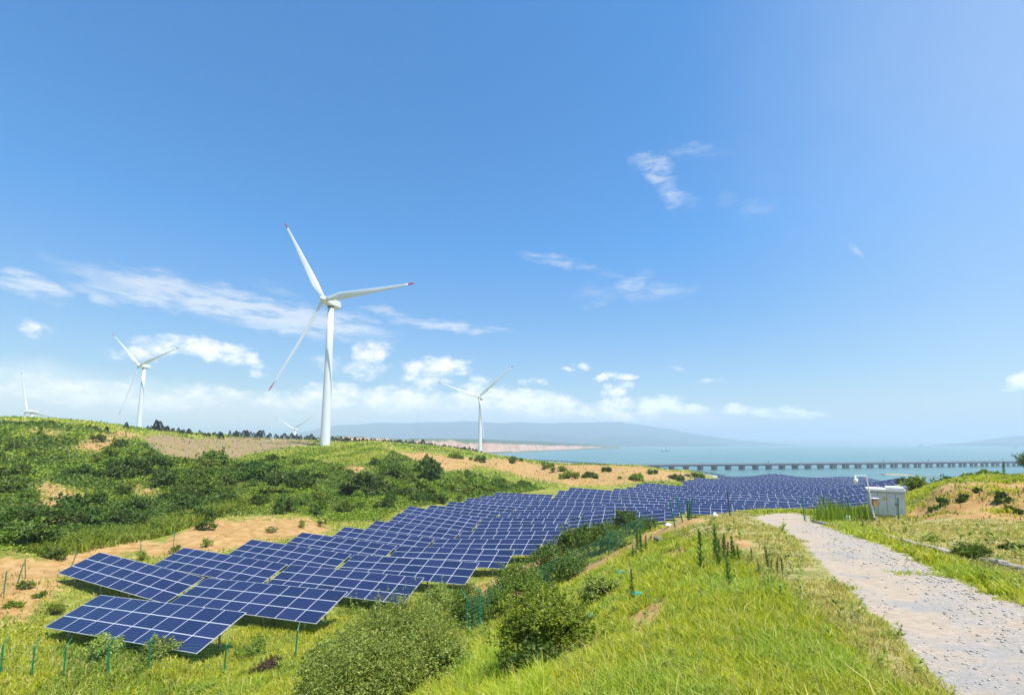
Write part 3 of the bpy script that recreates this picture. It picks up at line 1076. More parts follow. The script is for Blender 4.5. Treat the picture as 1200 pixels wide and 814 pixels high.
def turbine(u, v, Y, yaw, ph, tower, label, k=1.0, sgn=1, over=5.2):
    H = at(u, v, Y)
    yaw = R_(yaw)
    a = Vector((math.sin(yaw), -math.cos(yaw), 0))
    bx, by = H[0] - a.x * over * k, H[1] - a.y * over * k
    base_z = H[2] - tower
    t = thing('wind_turbine', label, 'wind turbine', (bx, by, base_z), yaw, 'wind turbines on the hills')
    d_ = MB()
    zs = [0, .25, 2, tower * .33, tower * .66, tower - 2.0 * k]
    r0, r1 = 2.25 * k, 1.35 * k
    rr = [r0 + (r1 - r0) * z / tower for z in zs]
    d_.tube([(0, 0, z) for z in zs], rr, 32)
    tw_ = d_.build('tower', WHITE, t, True)
    tw_.data.polygons.foreach_set("use_smooth", [len(p.vertices) == 4 for p in tw_.data.polygons])
    d_ = MB()
    d_.box((0, -r0 * .97, 2.2), (.9, .25, 2.1))
    d_.build('door', BOXGREY, tw_)
    # nacelle: bevelled casing with a dark underside hatch
    d_ = MB()
    n0 = []
    prof = [(-over * k * .62, 1.25), (-over * k * .5, 1.7), (over * k * .2, 1.85), (over * k * .95, 1.75), (over * k * 1.1, 1.35)]
    for yv, s in prof:
        s *= k
        n0 += [(-s * .75, yv, -s), (s * .75, yv, -s), (s, yv, -s * .6), (s, yv, s * .6), (s * .75, yv, s), (-s * .75, yv, s), (-s, yv, s * .6), (-s, yv, -s * .6)]
    fs = [(i * 8 + j, i * 8 + (j + 1) % 8, (i + 1) * 8 + (j + 1) % 8, (i + 1) * 8 + j) for i in range(4) for j in range(8)] + [tuple(range(7, -1, -1)), tuple(32 + j for j in range(8))]
    d_.add([(x, y, z + tower - .2 * k) for x, y, z in n0], fs)
    nac = d_.build('nacelle', WHITE, t)
    d_ = MB()
    d_.tube([(0, 0, tower - 2.6 * k), (0, 0, tower - 1.9 * k)], 1.55 * k, 24)
    d_.build('yaw_ring', DARKGREY, nac)
    d_ = MB()
    d_.box((0, over * k * .85, tower + 2.0 * k), (.12 * k, .12 * k, 1.2 * k))
    d_.box((0, over * k * .85, tower + 2.5 * k), (.9 * k, .08 * k, .08 * k))
    d_.build('wind_vane', DARKGREY, nac)
    # rotor, tilted five degrees back
    hubp = Vector((0, -over * k, tower))
    d_ = MB()
    ax = Vector((0, -math.cos(R_(5)), math.sin(R_(5))))
    d_.tube([hubp - ax * 1.5 * k, hubp - ax * 1.2 * k, hubp, hubp + ax * 1.3 * k, hubp + ax * 2.1 * k, hubp + ax * 2.5 * k], [1.2 * k, 1.6 * k, 1.75 * k, 1.45 * k, .8 * k, .15 * k], 24)
    d_.build('hub', WHITE, t, True)
    for q in range(3):
        th_ = R_(ph + 120 * q)
        # blade local z along the blade, local y downwind
        s = Vector((1, 0, 0))
        up = ax.cross(s) * -1
        up = Vector((0, math.sin(R_(5)), math.cos(R_(5))))
        zd = (up * math.cos(th_) + s * math.sin(th_)) * math.cos(R_(2)) + ax * math.sin(R_(2))
        yd = (-ax - zd * (-ax).dot(zd)).normalized()
        xd = yd.cross(zd)
        Mx = Matrix((xd, yd, zd)).transposed().to_4x4()
        Mx.translation = hubp
        b = link('blade', BLADE, t)
        b.matrix_local = Mx @ Matrix.Scale(k, 4)
        link('tip', TIP, b)
    return t


turbine(379.5, 351, 217, -17.5, 88, at(379.5, 351, 217)[2] - CZ + 1.9, 'tall white wind turbine with red blade tips on the green hilltop, largest of all')
turbine(163, 428, 455, -12.5, 72, 66, 'white wind turbine on the ridge left of the largest turbine, its tower showing nearly whole')
turbine(561, 465, 500, -15, 50, 63, 'white wind turbine behind the sandy dunes, farthest right of the turbines')
turbine(31.5, 482, 550, -10, 100, 70, 'white turbine rotor half hidden behind the scrub hill at the left edge of the view')
turbine(344, 502.5, 950, -14, 60, 62, 'small distant wind turbine rotor above the pines, just left of the largest tower')

# ------------------------------------------------------------------ solar array
EV, NV = np.array([.93, -.3676]), np.array([.3676, .93])
TILT = R_(21)
MW, MH = 1.65, .985
NC = 8
LOWZ = .64


def module_geo(mb, x0, s0):
    """module with its lower left corner at (x0, s0) on the tilted plane"""
    c, s = math.cos(TILT), math.sin(TILT)
    g = .005

    def P(x, t, h):
        return (x, t * c - h * s, LOWZ + t * s + h * c)
    xs, ts = (x0 + g, x0 + MW - g), (s0 + g, s0 + MH - g)
    top = [P(xs[0], ts[0], .04), P(xs[1], ts[0], .04), P(xs[1], ts[1], .04), P(xs[0], ts[1], .04)]
    bot = [P(xs[0], ts[0], 0), P(xs[1], ts[0], 0), P(xs[1], ts[1], 0), P(xs[0], ts[1], 0)]
    uvt = [(0, 0), (1, 0), (1, 1), (0, 1)]
    z4 = [(0, 0)] * 4
    mb.add(top + bot, [(0, 1, 2, 3), (7, 6, 5, 4), (0, 4, 5, 1), (1, 5, 6, 2), (2, 6, 7, 3), (3, 7, 4, 0)], 0, [uvt, z4, z4, z4, z4, z4])


def frame_geo(mb):
    c, s = math.cos(TILT), math.sin(TILT)
    L = NC * MW
    Mt = Matrix.Rotation(TILT, 3, 'X')
    for t in (.55, 2.4):
        mb.box((0, t * c + .045 * s, LOWZ + t * s - .045 * c), (L - .3, .05, .07), 0, Mt)
    for x in (-5.2, -1.75, 1.75, 5.2):
        mb.box((x, 1.48 * c + .12 * s, LOWZ + 1.48 * s - .12 * c), (.06, 2.6, .07), 0, Mt)


def posts_geo(x, mb):
    c, s = math.cos(TILT), math.sin(TILT)
    for t in (.55, 2.4):
        zt = LOWZ + t * s - .15
        mb.box((x, t * c + .03, zt / 2 - .3), (.09, .09, zt + .6))
    # brace between the two posts
    Mb = Matrix.Rotation(math.atan2(.9, 1.72), 3, 'X')
    mb.box((x + .004, 1.42, LOWZ + .12), (.05, 1.95, .05), 0, Mb)


mb = MB()
module_geo(mb, 0, 0)
MOD_ME = mb.mesh('solar_module', MODULE)
mb = MB()
frame_geo(mb)
FRAME_ME = mb.mesh('mounting_frame', GALV)
POST_ME = []
for x in (-5.2, -1.75, 1.75, 5.2):
    mb = MB()
    posts_geo(x, mb)
    POST_ME.append(mb.mesh('leg_pair', GALV))
mb = MB()
for i in range(NC):
    for j in range(3):
        module_geo(mb, -NC * MW / 2 + i * MW, j * MH)
nface = len(mb.f)
frame_geo(mb)
for x in (-5.2, 5.2):
    posts_geo(x, mb)
mb.m = [0] * nface + [1] * (len(mb.f) - nface)
FAR_ME = mb.mesh('solar_table_far', [MODULE, GALV])


def place_table(c, e0, detailed):
    P0 = EV * (e0 - 6.6) + NV * c
    P1 = EV * (e0 + 6.6) + NV * c
    Pu = EV * e0 + NV * (c + 2.8)
    z0, z1, zu = gz(*P0), gz(*P1), gz(*Pu)
    zc = max((z0 + z1) / 2, zu - .4)
    ex = Vector((EV[0] * 13.2, EV[1] * 13.2, z1 - z0)).normalized()
    ny = Vector((NV[0], NV[1], 0))
    ny = (ny - ex * ny.dot(ex)).normalized()
    Mx = Matrix((ex, ny, ex.cross(ny))).transposed().to_4x4()
    pc = EV * e0 + NV * c
    Mx.translation = (pc[0], pc[1], zc)
    if detailed:
        t = link('solar_table', None)
        t.matrix_world = Mx
        s = math.sin(TILT)
        for i in range(NC):
            for j in range(3):
                q = link('solar_module', MOD_ME, t)
                q.location = (-NC * MW / 2 + i * MW, j * MH * math.cos(TILT), j * MH * s)
        link('mounting_frame', FRAME_ME, t)
        for pm in POST_ME:
            link('leg_pair', pm, t)
    else:
        t = link('solar_table', FAR_ME)
        t.matrix_world = Mx
    return t


C0, RP = 17.05, 5.9
ROWS = {0: [-30.1], 1: [-41.85, -28.2], 2: [-39.8, -26.15], 3: [-38.0, -24.35], 4: [-37.0, -23.35], 5: [-35.9, -22.25], 6: [-35.6, -21.95], 7: [-36.1, -22.45]}
names_row = {}
for k, es in ROWS.items():
    for q, e0 in enumerate(es):
        t = place_table(C0 + RP * k, e0, True)
        if k == 0:
            lab = 'front solar table of blue panels, alone in the nearest row above the green fence'
        else:
            side = ('left', 'right')[q]
            lab = f'{side} of the two blue solar tables in the {nth(k + 1)} row from the front'
        tag(t, lab, 'solar table', 'solar tables standing in rows across the valley')

FIELD = [(470, 608), (480, 597), (506, 593.5), (549, 592), (563, 589), (600, 580), (641, 576), (700, 574), (760, 570.5), (800, 567), (845, 561), (880, 556), (930, 553.5), (1000, 554.5),
         (1022, 560), (1052, 567), (1058, 582), (1020, 594), (955, 599), (880, 602), (830, 602), (775, 602), (672, 614.5), (655, 621), (500, 640)]


def in_pix(poly, u, v):
    c = False
    n = len(poly)
    for i in range(n):
        (x1, y1), (x2, y2) = poly[i], poly[(i + 1) % n]
        if (y1 > v) != (y2 > v) and u < (x2 - x1) * (v - y1) / (y2 - y1) + x1:
            c = not c
    return c


n_far = 0
row_no = 8
rs = random.Random(5)
for k in range(8, 48):
    c = C0 + RP * k
    found = []
    off = rs.uniform(-2.5, 2.5) if k > 9 else (-.6 if k == 8 else 0)
    for q in range(-4, 16):
        e0 = -37.6 + off + 13.68 * q
        P = EV * e0 + NV * (c + 1.2)
        if P[1] < 40:
            continue
        if P[1] < 120 and gz(*P) - CZ > -11.3:
            continue
        u, v = project(P[0], P[1], gz(*P) + 1.3)
        if in_pix(FIELD, u, v):
            found.append(e0)
    if not found:
        continue
    row_no += 1
    for q, e0 in enumerate(found):
        t = place_table(c, e0, False)
        n_far += 1
        tag(t, f'{nth(q + 1)} blue solar table from the left in the {nth(row_no)} panel row from the front', 'solar table', 'solar tables standing in rows across the valley')
print("far tables", n_far)
# a lone table beyond the cabinet
p = at(1092, 584, 78)
t = link('solar_table', FAR_ME)
t.location = (p[0], p[1], gz(p[0], p[1]) + .5)
t.rotation_euler = (0, 0, R_(-21.5))
t.scale = (.42, 1, 1)
tag(t, 'lone small solar table under dark trees behind the orange mound', 'solar table', 'solar tables standing in rows across the valley')

# ------------------------------------------------------------------ fences
def fence(name, label, pix, height, lean=.32, net=True, posts_lean=None, wire=.008):
    """posts at (u, v of the foot, distance or None); netting of thin wires between them"""
    P = []
    for q in pix:
        if len(q) == 2 or q[2] is None:
            x, y = hit(q[0], q[1])
        else:
            x, y = ray(q[0], q[1])[0] * q[2], q[2]
        P.append(Vector((x, y, gz(x, y))))
    t = thing(name, label, 'fence', P[0])
    rnd = random.Random(len(pix) * 7 + int(pix[0][0]))
    tops = []
    for i, p in enumerate(P):
        a = P[max(0, i - 1)]
        b = P[min(len(P) - 1, i + 1)]
        d = (b - a)
        d.z = 0
        d.normalize()
        side = Vector((d.y, -d.x, 0))
        if side.y > 0:
            side = -side
        ln = Vector((rnd.uniform(-.05, .05), rnd.uniform(-.05, .05), 1)).normalized()
        if posts_lean and i in posts_lean:
            ln = (Vector((posts_lean[i], 0, 1))).normalized()
        m_ = MB()
        q = p - P[0]
        top = q + ln * height
        m_.tube([q - ln * .3, top, top + (-side * lean * .8 + Vector((0, 0, lean * .9)))], [.038, .036, .026], 6)
        m_.build('post', GREENPOST, t)
        tops.append((q, ln))
    if net:
        m_ = MB()
        for (q, l1), (r, l2) in zip(tops[:-1], tops[1:]):
            L = (r - q).length
            if L > 16:
                continue
            nh = int(height / .16)
            for k in range(nh + 1):
                h = .05 + k * (height - .08) / nh
                m_.tube([q + l1 * h, (q + l1 * h + r + l2 * h) / 2 - Vector((0, 0, .03)), r + l2 * h], wire, 3, 0, False)
            nv = int(L / .2)
            for k in range(1, nv):
                f = k / nv
                a = q.lerp(r, f)
                m_.tube([a + Vector((0, 0, .05)), a + l1.lerp(l2, f) * (height - .06)], wire * .75, 3, 0, False)
        m_.build('netting', GREENNET, t)
    return t


fence('wire_fence', 'green wire fence with bent-top posts below the front solar tables', [(-40, 790, 24.2), (0, 792, 24.1), (36, 800, 24.0), (73, 805, 23.9), (125, 806, 23.8), (173, 805, 23.6), (262, 800, 23.2), (345, 786, 23.4)], 1.35, wire=.0045)
fence('wire_fence', 'green wire fence along the bank between the solar array and the sandy track', [(548, 758, 21), (562, 745, 23), (580, 722, 26.5), (600, 705, 29.5), (667, 677, None), (713.5, 651, None), (754, 626, None)], 1.75)
fence('wire_fence', 'sagging green fence remains beside the sand at the foot of the left scrub hill', [(4, 696, None), (20, 684, None), (30, 678, None), (82, 668, None), (165, 655, None), (203, 642, None)], 1.5, .3, False, {1: .22, 2: -.15, 3: .3})
fence('wire_fence', 'dark green fence posts standing in the reeds between road and cabinet', [(943, 610, None), (966, 606, 36), (998, 610, None), (1053, 609.5, None)], 1.55, 0, False, {2: -.12})
fence('wire_fence', 'cluster of leaning green fence posts where the sandy track meets the gravel road', [(791, 617, None), (800, 612, None), (815, 606, None)], 1.6, 0, False, {0: -.16, 1: -.2})
x, y = hit(856, 606)
m_ = MB()
m_.tube([(0, 0, -.2), (-.13, 0, 1.75)], [.045, .04], 7)
m_.tube([(-.05, 0, .7), (-.62, -.1, 0)], .025, 5)
m_.tube([(0, 0, .18), (1.75, -.2, .12)], .02, 5)
o = m_.build('braced_post', DARKGREY)
o.location = (x, y, gz(x, y))
tag(o, 'dark braced fence post with a diagonal strut at the head of the gravel road', 'fence post')
# roll of green netting standing at the posts
x, y = hit(808, 609)
m_ = MB()
for k in range(6):
    q0 = (math.cos(k * 1.3) * .10, math.sin(k * 1.3) * .10)
    m_.tube([(q0[0], q0[1], -.1), (q0[0] * 1.5 + .03, q0[1], 1.0), (q0[0] * 2.6 + .05, q0[1] * 2, 1.5 - .07 * k)], [.026, .034, .02], 6)
o = m_.build('netting_roll', GREENNET)
o.location = (x, y, gz(x, y) - .05)
tag(o, 'bundled dark green netting standing upright among the leaning fence posts', 'netting')


# netting scraps, litter, slab
def scrap(u, v, w, mat, name, label, cat, seed, flat=.12):
    x, y = hit(u, v)
    rnd = random.Random(seed)
    n = 7
    V, F = [], []
    for i in range(n):
        for j in range(n):
            a, b = (i / (n - 1) - .5), (j / (n - 1) - .5)
            V.append((a * w * (1 + .3 * rnd.uniform(-1, 1)), b * w * .7 * (1 + .3 * rnd.uniform(-1, 1)), flat * w * (1.6 * (1 - 4 * a * a) * (1 - 4 * b * b) + rnd.uniform(0, .9))))
    F = [(i * n + j, (i + 1) * n + j, (i + 1) * n + j + 1, i * n + j + 1) for i in range(n - 1) for j in range(n - 1)]
    me_ = bpy.data.meshes.new(name)
    me_.from_pydata(V, [], F)
    me_.materials.append(mat)
    me_.polygons.foreach_set("use_smooth", [True] * len(F))
    o = link(name, me_, None, (x, y, gz(x, y) + .04))
    md = o.modifiers.new('thick', 'SOLIDIFY')
    md.thickness = .015
    tag(o, label, cat)


TURQ = mat_plain('turquoise_net', (.015, .34, .24), .55, 0, .2, 8)
scrap(692, 729, .26, TURQ, 'netting_scrap', 'small bright turquoise scrap of netting on the grass slope beside the dark bush', 'netting', 1, .3)
scrap(731, 673, .5, TURQ, 'netting_scrap', 'long green netting scrap lying on the grass bank below the track', 'netting', 2, .12)
scrap(748, 700, .3, TURQ, 'netting_scrap', 'faded green netting scrap in the rough grass of the bank', 'netting', 3, .15)
scrap(783, 617, .4, PLASTIC, 'plastic_sack', 'crumpled white sack at the end of the sandy track', 'sack', 4, .25)
scrap(838, 606, .3, PLASTIC, 'plastic_sack', 'crumpled white sack in the grass left of the braced post', 'sack', 5, .5)
x, y = hit(777, 634)
m_ = MB()
m_.box((0, 0, .08), (1.0, .45, .22))
o = m_.build('concrete_slab', CONC_D)
o.location = (x, y, gz(x, y))
o.rotation_euler = (.05, .06, .4)
bv = o.modifiers.new('bevel', 'BEVEL')
bv.width = .03
tag(o, 'grey broken concrete slab lying in the bank grass', 'slab')


# ------------------------------------------------------------------ concrete kerb of the ditch beside the road
def kerb(pix, label, mat):
    P = [hit(u, v) for u, v in pix]
    P = [Vector((x, y, gz(x, y))) for x, y in P]
    m_ = MB()
    w, h = .24, .12
    rnd = random.Random(len(pix))
    V, F = [], []
    for i, p in enumerate(P):
        d = (P[min(i + 1, len(P) - 1)] - P[max(0, i - 1)])
        d.z = 0
        d.normalize()
        s = Vector((d.y, -d.x, 0))
        j = rnd.uniform(-.02, .02)
        for a, b in ((-w / 2, -.4), (-w / 2 + .01, h - .03 + j), (-w / 2 + .035, h + j), (w / 2 - .03, h + j), (w / 2, h - .03 + j), (w / 2, -.4)):
            V.append(p + s * a + Vector((0, 0, b)))
    F = [(i * 6 + k, i * 6 + k + 1, (i + 1) * 6 + k + 1, (i + 1) * 6 + k) for i in range(len(P) - 1) for k in range(5)]
    F += [(5, 4, 3, 2, 1, 0), tuple((len(P) - 1) * 6 + k for k in range(6))]
    m_.add(V, F)
    o = m_.build('concrete_kerb', mat)
    tag(o, label, 'kerb', 'low concrete kerbs beside the gravel road')


def dense(pix, n):
    out = []
    for (a, b), (c, d) in zip(pix[:-1], pix[1:]):
        out += [(a + (c - a) * i / n, b + (d - b) * i / n) for i in range(n)]
    return out + [pix[-1]]


kerb(dense([(954, 611), (978, 617), (1006, 622), (1040, 630), (1075, 640), (1122, 653)], 5), 'long low concrete kerb running from the reeds along the road side', CONC)
kerb(dense([(1157, 659), (1180, 665), (1205, 671), (1260, 684)], 4), 'short concrete kerb with dark shaded side at the right edge', CONC)

# ------------------------------------------------------------------ transformer cabinet, camera pole
x, y = hit(1041, 607.5)
cab = thing('equipment_cabinet', 'grey metal electrical cabinet with stepped white roof beside the gravel road', 'cabinet', (x, y, gz(x, y) - .05), R_(-33))
k_ = y / FPX
cw, ch, cdp = 41 * k_ * .80, 34 * k_, 1.5
m_ = MB()
m_.box((0, cdp / 2, .12), (cw + .1, cdp + .1, .3))
m_.build('plinth', CONC, cab)
m_ = MB()
m_.box((0, cdp / 2, .27 + (ch - .45) / 2), (cw, cdp, ch - .45))
m_.build('body', GALV, cab)
m_ = MB()
m_.box((0, cdp / 2, ch - .09), (cw + .16, cdp + .2, .16))
m_.box((cw * .27, cdp / 2, ch + .05), (cw * .46, cdp + .16, .14))
m_.build('roof', BOXWHITE, cab)
dw = cw / 4
for i in range(4):
    m_ = MB()
    m_.box((-cw / 2 + dw * (i + .5), -.012, .3 + (ch - .6) / 2), (dw - .05, .04, ch - .62))
    d = m_.build('door', BOXGREY, cab)
    m_ = MB()
    for r in range(9):
        m_.box((-cw / 2 + dw * (i + .5), -.034, .42 + r * .055), (dw * .6, .02, .028))
    m_.build('vent', DARKGREY if i == 9 else BOXGREY, d)
    m_ = MB()
    m_.box((-cw / 2 + dw * (i + (.9 if i % 2 == 0 else .1)), -.05, ch * .5), (.03, .05, .16))
    m_.build('handle', DARKGREY, d)
m_ = MB()
zz = ch * .68
m_.add([(-.26, -.034, zz - .1), (0.02, -.034, zz - .1), (-.12, -.034, zz + .15), (-.26, -.03, zz - .1), (0.02, -.03, zz - .1), (-.12, -.03, zz + .15)], [(0, 1, 2), (0, 3, 4, 1), (1, 4, 5, 2), (2, 5, 3, 0)])
sg = m_.build('warning_sign', YELLOW, cab)
m_ = MB()
m_.add([(-.115, -.0355, zz + .09), (-.15, -.0355, zz), (-.118, -.0355, zz + .005), (-.135, -.0355, zz - .075), (-.09, -.0355, zz + .02), (-.12, -.0355, zz + .02)], [(0, 1, 2, 5), (5, 2, 3, 4)])
m_.build('bolt_symbol', DARKGREY, sg)
m_ = MB()
m_.box((cw / 2 + .12, cdp * .7, ch - .05), (.28, .5, .5))
m_.build('side_housing', GALV, cab)

x, y = hit(1026, 611)
k_ = y / FPX
pole = thing('camera_pole', 'slightly leaning white pole with an arm and white dome camera, in front of the cabinet', 'camera pole', (x, y, gz(x, y)))
H_ = 52 * k_
lean = Vector((-6.5 * k_, 0, H_))
m_ = MB()
m_.tube([(0, 0, -.3), lean], [.045, .035], 10)
m_.build('mast', PLASTIC, pole)
m_ = MB()
m_.tube([(0, 0, -.2), (0, 0, .28)], [.16, .12], 10)
m_.build('footing', CONC, pole)
m_ = MB()
m_.tube([lean, lean + Vector((-14 * k_, 0, 0))], .02, 8)
m_.build('arm', PLASTIC, pole)
m_ = MB()
e = lean + Vector((-12.6 * k_, 0, -.04))
m_.tube([e, e - Vector((0, 0, .14)), e - Vector((0, 0, .16)), e - Vector((0, 0, .34)), e - Vector((0, 0, .44)), e - Vector((0, 0, .48))], [.04, .04, .13, .13, .09, .02], 14)
m_.build('dome_camera', PLASTIC, pole, True)
m_ = MB()
b_ = lean * .42
m_.box(b_ + Vector((.2, -.03, 0)), (.34, .2, .46))
bx_ = m_.build('control_box', BROWNBOX, pole)
m_ = MB()
m_.box(b_ + Vector((.2, -.03, .255)), (.40, .26, .05))
m_.build('lid', BOXWHITE, bx_)
m_ = MB()
m_.tube([b_ + Vector((0, 0, .1)), b_ + Vector((.05, -.03, .1))], .03, 6)
m_.build('bracket', DARKGREY, bx_)
x, y = hit(994.5, 613)
m_ = MB()
m_.tube([(0, 0, -.1), (0, 0, .42), (0, 0, .45)], [.11, .10, .04], 10)
o = m_.build('marker_stub', PLASTIC)
o.location = (x, y, gz(x, y))
tag(o, 'short pale marker post in the grass behind the kerb', 'marker post')

# ------------------------------------------------------------------ plants
def leaf_quads(P, T, B, L, Wd):
    """diamond leaves at P along T, width along B"""
    L, Wd = np.asarray(L)[:, None], np.asarray(Wd)[:, None]
    V = np.stack([P, P + T * L * .5 + B * Wd * .5, P + T * L, P + T * L * .5 - B * Wd * .5], 1).reshape(-1, 3)
    n = len(P)
    F = np.arange(n * 4).reshape(n, 4)
    return V, F


def unit(a):
    return a / np.maximum(np.linalg.norm(a, axis=-1, keepdims=True), 1e-9)


def stems_mesh(mb_, rng, w, h, n, r0):
    for k in range(n):
        a = rng.uniform(0, 2 * math.pi)
        s = rng.uniform(.2, .8)
        tip = np.array([math.cos(a) * w * .5 * s, math.sin(a) * w * .5 * s, h * (1 - .45 * s)])
        b0 = np.array([math.cos(a) * w * .06, math.sin(a) * w * .06, -.15])
        mid = b0 * .45 + tip * .45 + np.array([0, 0, h * .16])
        mb_.tube([b0, mid, tip], [r0, r0 * .7, r0 * .25], 5)


def shrub_leaves(seed, w, h, n, L, Wd, clumps=16, flat=.25, droop=0.0, shoots=.38, squash=1.0):
    rng = np.random.RandomState(seed)
    a = rng.uniform(0, 2 * np.pi, clumps)
    ez = rng.uniform(.02, 1.0, clumps) ** .8
    rad = rng.uniform(.45, .80, clumps)
    C = np.stack([np.cos(a) * np.sqrt(1 - ez * ez * .92) * rad * w / 2, np.sin(a) * np.sqrt(1 - ez * ez * .92) * rad * w / 2 * squash, h * (.14 + .70 * ez * rad / .8)], -1)
    R = rng.uniform(.18, .34, clumps) * min(w, h * 1.6) * .62
    pick = rng.choice(clumps, n, p=R ** 2 / (R ** 2).sum())
    D = unit(rng.normal(size=(n, 3)))
    D[:, 2] = np.where(rng.rand(n) < .6, np.abs(D[:, 2]), D[:, 2])
    rr = rng.uniform(.35, 1.0, n) ** .5 * rng.uniform(.85, 1.15, n)
    P = C[pick] + D * (R[pick] * rr)[:, None] * np.array([1, 1, .82])
    P[:, 2] = np.maximum(P[:, 2], rng.uniform(.0, .15, n) * h)
    ns = max(6, int(n * shoots / 22))
    k = int(n * shoots)
    sid = rng.randint(0, ns, k)
    sc_ = rng.choice(clumps, ns, p=R ** 2 / (R ** 2).sum())
    sd = unit(rng.normal(size=(ns, 3)) * np.array([1, 1, .5]) + np.array([0, 0, .75]))
    sl = R[sc_] * rng.uniform(.5, 1.35, ns)
    s0 = C[sc_] + unit(sd + rng.normal(size=(ns, 3)) * .5) * (R[sc_] * .75)[:, None]
    tt = rng.rand(k)
    P[:k] = s0[sid] + sd[sid] * (sl[sid] * tt)[:, None] + rng.normal(size=(k, 3)) * (.05 * R[sc_][sid] * (1.3 - tt))[:, None]
    D[:k] = unit(sd[sid] * .5 + rng.normal(size=(k, 3)))
    P[:, 2] = np.maximum(P[:, 2], .02)
    N = unit(D + rng.normal(size=(n, 3)) * .55 + np.array([0, 0, flat * 2]))
    T = unit(np.cross(N, rng.normal(size=(n, 3))) + np.array([0, 0, .35 - droop]))
    B = unit(np.cross(N, T))
    return leaf_quads(P, T, B, L * rng.uniform(.45, 1.5, n), Wd * rng.uniform(.5, 1.4, n))


def shrub_proto(name, seed, w, h, n, L, Wd, mat, **kw):
    V, F = shrub_leaves(seed, w, h, n, L, Wd, **kw)
    rng = np.random.RandomState(seed + 99)
    m_ = MB()
    stems_mesh(m_, rng, w, h, 6, .035 * w / 2)
    nv = len(V)
    SV = np.array(m_.v)
    q = np.array([[k + nv for k in f] for f in m_.f if len(f) == 4])
    return np_mesh(name, np.concatenate([V, SV]), [F, q], [mat, BARK], np.concatenate([np.zeros(len(F)), np.ones(len(q))]))


def pick_scatter(poly_pix, n, seed, mind, view=None):
    """n ground spots spread evenly by bearing and log range inside a picture-drawn area"""
    poly = world_poly(poly_pix)
    lo, hi = poly.min(0), poly.max(0)
    rng = np.random.RandomState(seed)
    out = []
    tries = 0
    while len(out) < n and tries < n * 60:
        tries += 1
        a, l = rng.uniform(lo[0], hi[0]), rng.uniform(lo[1], hi[1])
        if not inside(poly, np.array([a]), np.array([l]))[0]:
            continue
        r = math.exp(l)
        p = (math.sin(a) * r, math.cos(a) * r)
        if all((p[0] - q[0]) ** 2 + (p[1] - q[1]) ** 2 > (mind * r) ** 2 for q in out[-400:]):
            out.append(p)
    return out


def flat_area(poly_pix, n, seed):
    poly = world_poly(poly_pix)
    lo, hi = poly.min(0), poly.max(0)
    rng = np.random.RandomState(seed)
    a = rng.uniform(lo[0], hi[0], n * 3)
    l = rng.uniform(lo[1], hi[1], n * 3)
    k = inside(poly, a, l)
    a, l = a[k][:n], l[k][:n]
    r = np.exp(l)
    return r * np.sin(a), r * np.cos(a)


HILLSIDE = [(-30, 497), (60, 497), (100, 500), (150, 512), (190, 535), (240, 542), (330, 536), (385, 545), (440, 545), (470, 532), (490, 545), (530, 553), (590, 562), (640, 573), (600, 579), (560, 586),
            (505, 592), (480, 596), (440, 612), (385, 610), (300, 604), (240, 610), (200, 626), (160, 634), (110, 640), (45, 655), (-30, 662)]
protos = {'mid': [], 'dark': [], 'bright': []}
for q, (mt, key) in enumerate(((LEAF_MID, 'mid'), (LEAF_DARK, 'dark'), (LEAF_BRIGHT, 'bright'))):
    for j in range(4):
        protos[key].append(shrub_proto(f'shrub_{key}', 40 + q * 10 + j, 3.0, 1.7, 1500, .26, .15, mt, clumps=13 + j * 2))

zone_items = {}


def zone_of(u, v):
    if u < 200:
        return 'on the upper left hillside' if v < 560 else 'low on the left hillside'
    if u < 400:
        return 'on the middle slope' if v < 570 else 'just above the sand cut'
    return 'on the slope under the sandy dunes'


spots = pick_scatter(HILLSIDE, 250, 3, .016)
rng = random.Random(11)
for (x, y) in spots:
    r = math.hypot(x, y)
    if grid_sample(M_SAND, x, y) > .45 and rng.random() < .8:
        continue
    u, v = project(x, y, gz(x, y))
    dk = vnoise(np.array([x / 18 + 3]), np.array([y / 18]))[0]
    key = 'dark' if dk > .66 else ('bright' if dk < .38 else 'mid')
    sc = (1.15 if key == 'dark' else 1.0) * rng.uniform(.40, 1.10) * min(1.35, .55 + r / 140)
    o = link('shrub', rng.choice(protos[key]))
    o.location = (x, y, gz(x, y) - .1)
    o.rotation_euler = (0, 0, rng.uniform(0, 6.28))
    o.scale = (sc * rng.uniform(.85, 1.2), sc * rng.uniform(.85, 1.2), sc * rng.uniform(.75, 1.2))
    zone_items.setdefault((zone_of(u, v), key), []).append((u, o))
for (zn, key), lst in zone_items.items():
    word = {'mid': 'green', 'dark': 'dark', 'bright': 'bright green'}[key]
    for i, (u, o) in enumerate(sorted(lst, key=lambda q: q[0])):
        tag(o, f'{nth(i + 1)} {word} rounded shrub from the left {zn}', 'shrub', 'rounded shrubs covering the scrub hillside')

